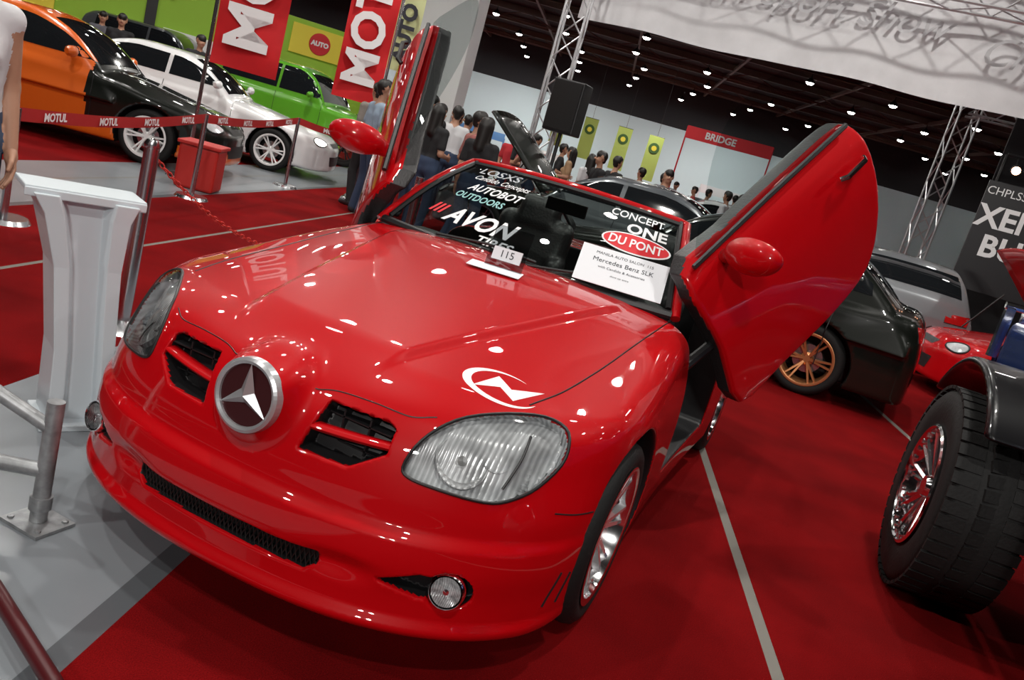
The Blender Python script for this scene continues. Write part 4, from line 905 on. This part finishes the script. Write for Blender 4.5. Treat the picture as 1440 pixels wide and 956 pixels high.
    for s in(1,-1):
        el,wr=ARM[armL if s==1 else armR];el=np.array((s*el[0]*(sh/.185),el[1],el[2]))*S;wr=np.array((s*wr[0]*(sh/.185),wr[1],wr[2]))*S
        z=unit(el-wr);xx=np.array([0,-1,0.]) if abs(z[1])<.8 else np.array([0,0,1.]);x=unit(xx-z*(xx@z));y=np.cross(z,x)
        Q=HP*S*np.array([1,1 if s==1 else -1,1]);Q=Q[:,:1]*x+Q[:,1:2]*y+Q[:,2:3]*z+wr
        Fh=HF if s==1 else HF[:,::-1];Ps.append(Q);Fs.append(Fh+n);Ls.append(np.zeros(len(Fh),int));n+=len(Q)
    o=mesh_np('person',np.concatenate(Ps),np.concatenate(Fs),[skin,cloth(shirt),cloth(pants),HRM,shoes,EYE,LIP],np.concatenate(Ls))
    o.location=(loc[0],loc[1],0);o.rotation_euler=(0,0,yaw);return o
bk=(.012,.012,.014);den=(.03,.05,.10);kh=(.25,.2,.13);wh=(.6,.6,.62);gy_=(.12,.12,.13)
person((-2.02,-.29),1.2,wh,(.04,.07,.13),1.66,female=True,shorts=True,sleeve='none',step=.009,hairlong=True,shoes=mat('sandals',(.04,.025,.02),.6))
for a_ in (((-4.65,6.8),2.6,(.25,.33,.42),den,1.72,'down','bent'),((-4.65,8.1),0.5,bk,den,1.74,'bent','bent'),((-5.7,11.0),2.2,(.02,.28,.08),bk,1.70,'down','hip'),((-4.85,9.3),3.6,wh,den,1.72,'up','bent'),
 ((-3.75,6.7),3.0,bk,den,1.62,'down','bent',True,True),((-4.5,11.4),1.2,bk,gy_,1.68,'cross','cross'),((-5.1,12.4),0.3,(.45,.02,.03),den,1.66,'down','down'),((-4.4,13.7),5.0,(.35,.22,.12),kh,1.66,'bent','down',True,True),
 ((-5.35,9.3),1.0,gy_,bk,1.7,'bent','up'),((-6.2,10.2),4.2,wh,gy_,1.64,'down','down'),((-5.0,14.8),2.0,bk,kh,1.7,'down','bent'),((-3.6,12.6),4.0,wh,bk,1.62,'down','bent',True,True),
 ((-5.1,7.4),4.4,(.20,.18,.16),bk,1.68,'down','bent'),((-4.35,7.3),.9,(.45,.45,.46),den,1.70,'bent','down'),((-6.7,11.3),.4,bk,den,1.69,'bent','bent'),((-3.0,12.2),2.5,bk,den,1.70,'down','hip'),((-2.4,13.6),1.5,(.40,.30,.2),bk,1.66,'down','down'),((-6.9,14.6),.9,bk,den,1.7,'down','down'),((-3.2,14.9),3.9,(.5,.03,.03),den,1.66,'cross','cross'),
 ((-4.1,22.9),0.2,wh,den,1.66,'down','down'),((-4.6,24.0),1,bk,den,1.68,'down','bent'),((-2.7,20.6),2,(.3,.25,.2),bk,1.68,'hip','down'),((-2.0,20.9),3.5,bk,bk,1.72,'down','down'),((-1.7,22.6),5,wh,den,1.66,'bent','down'),((-3.3,21.8),5,(.4,.05,.04),den,1.66,'bent','down'),((-.9,24),2.6,bk,den,1.7,'down','down'),((-1.2,19.9),.6,(.1,.15,.3),den,1.66,'down','bent'),((-.3,20.8),1.6,wh,bk,1.64,'bent','down'),
 ((.1,15.6),4.2,bk,den,1.68,'bent','down'),((-12.3,9.6),.6,bk,den,1.72,'bent','down'),((-10.75,10.0),1.1,bk,bk,1.74,'down','down'),((-14.3,10.9),.9,(.1,.1,.12),den,1.7,'down','down'),
 ((-7.4,14.9),2.9,wh,den,1.68,'down','bent'),((-4.1,10.9),.2,(.25,.05,.05),den,1.66,'down','up'),((-2.9,10.9),5.4,bk,den,1.68,'down','bent'),((-1.9,11.6),.8,gy_,bk,1.7,'bent','down'),((-6.3,12.6),3.3,bk,bk,1.7,'cross','cross'),
 ((-2.85,6.2),3.4,bk,den,1.60,'down','bent',True,True),((-3.3,6.9),2.4,(.30,.10,.09),den,1.66,'bent','down'),((-5.9,8.9),.2,wh,bk,1.7,'down','bent'),((-5.3,10.2),5.8,(.08,.12,.2),den,1.68,'cross','cross'),((-.8,13.2),1.9,bk,den,1.66,'down','bent'),((-1.4,15.4),4.6,wh,den,1.68,'bent','down')):
    loc,yw,sh_,pn,hh,l_,r_=a_[:7];person(loc,yw,sh_,pn,hh,l_,r_,female=len(a_)>7,hairlong=len(a_)>8,step=.016 if loc[1]<15 else .022,turn=random.uniform(-.4,.4),stride=random.choice([0,0,.5,-.4]))
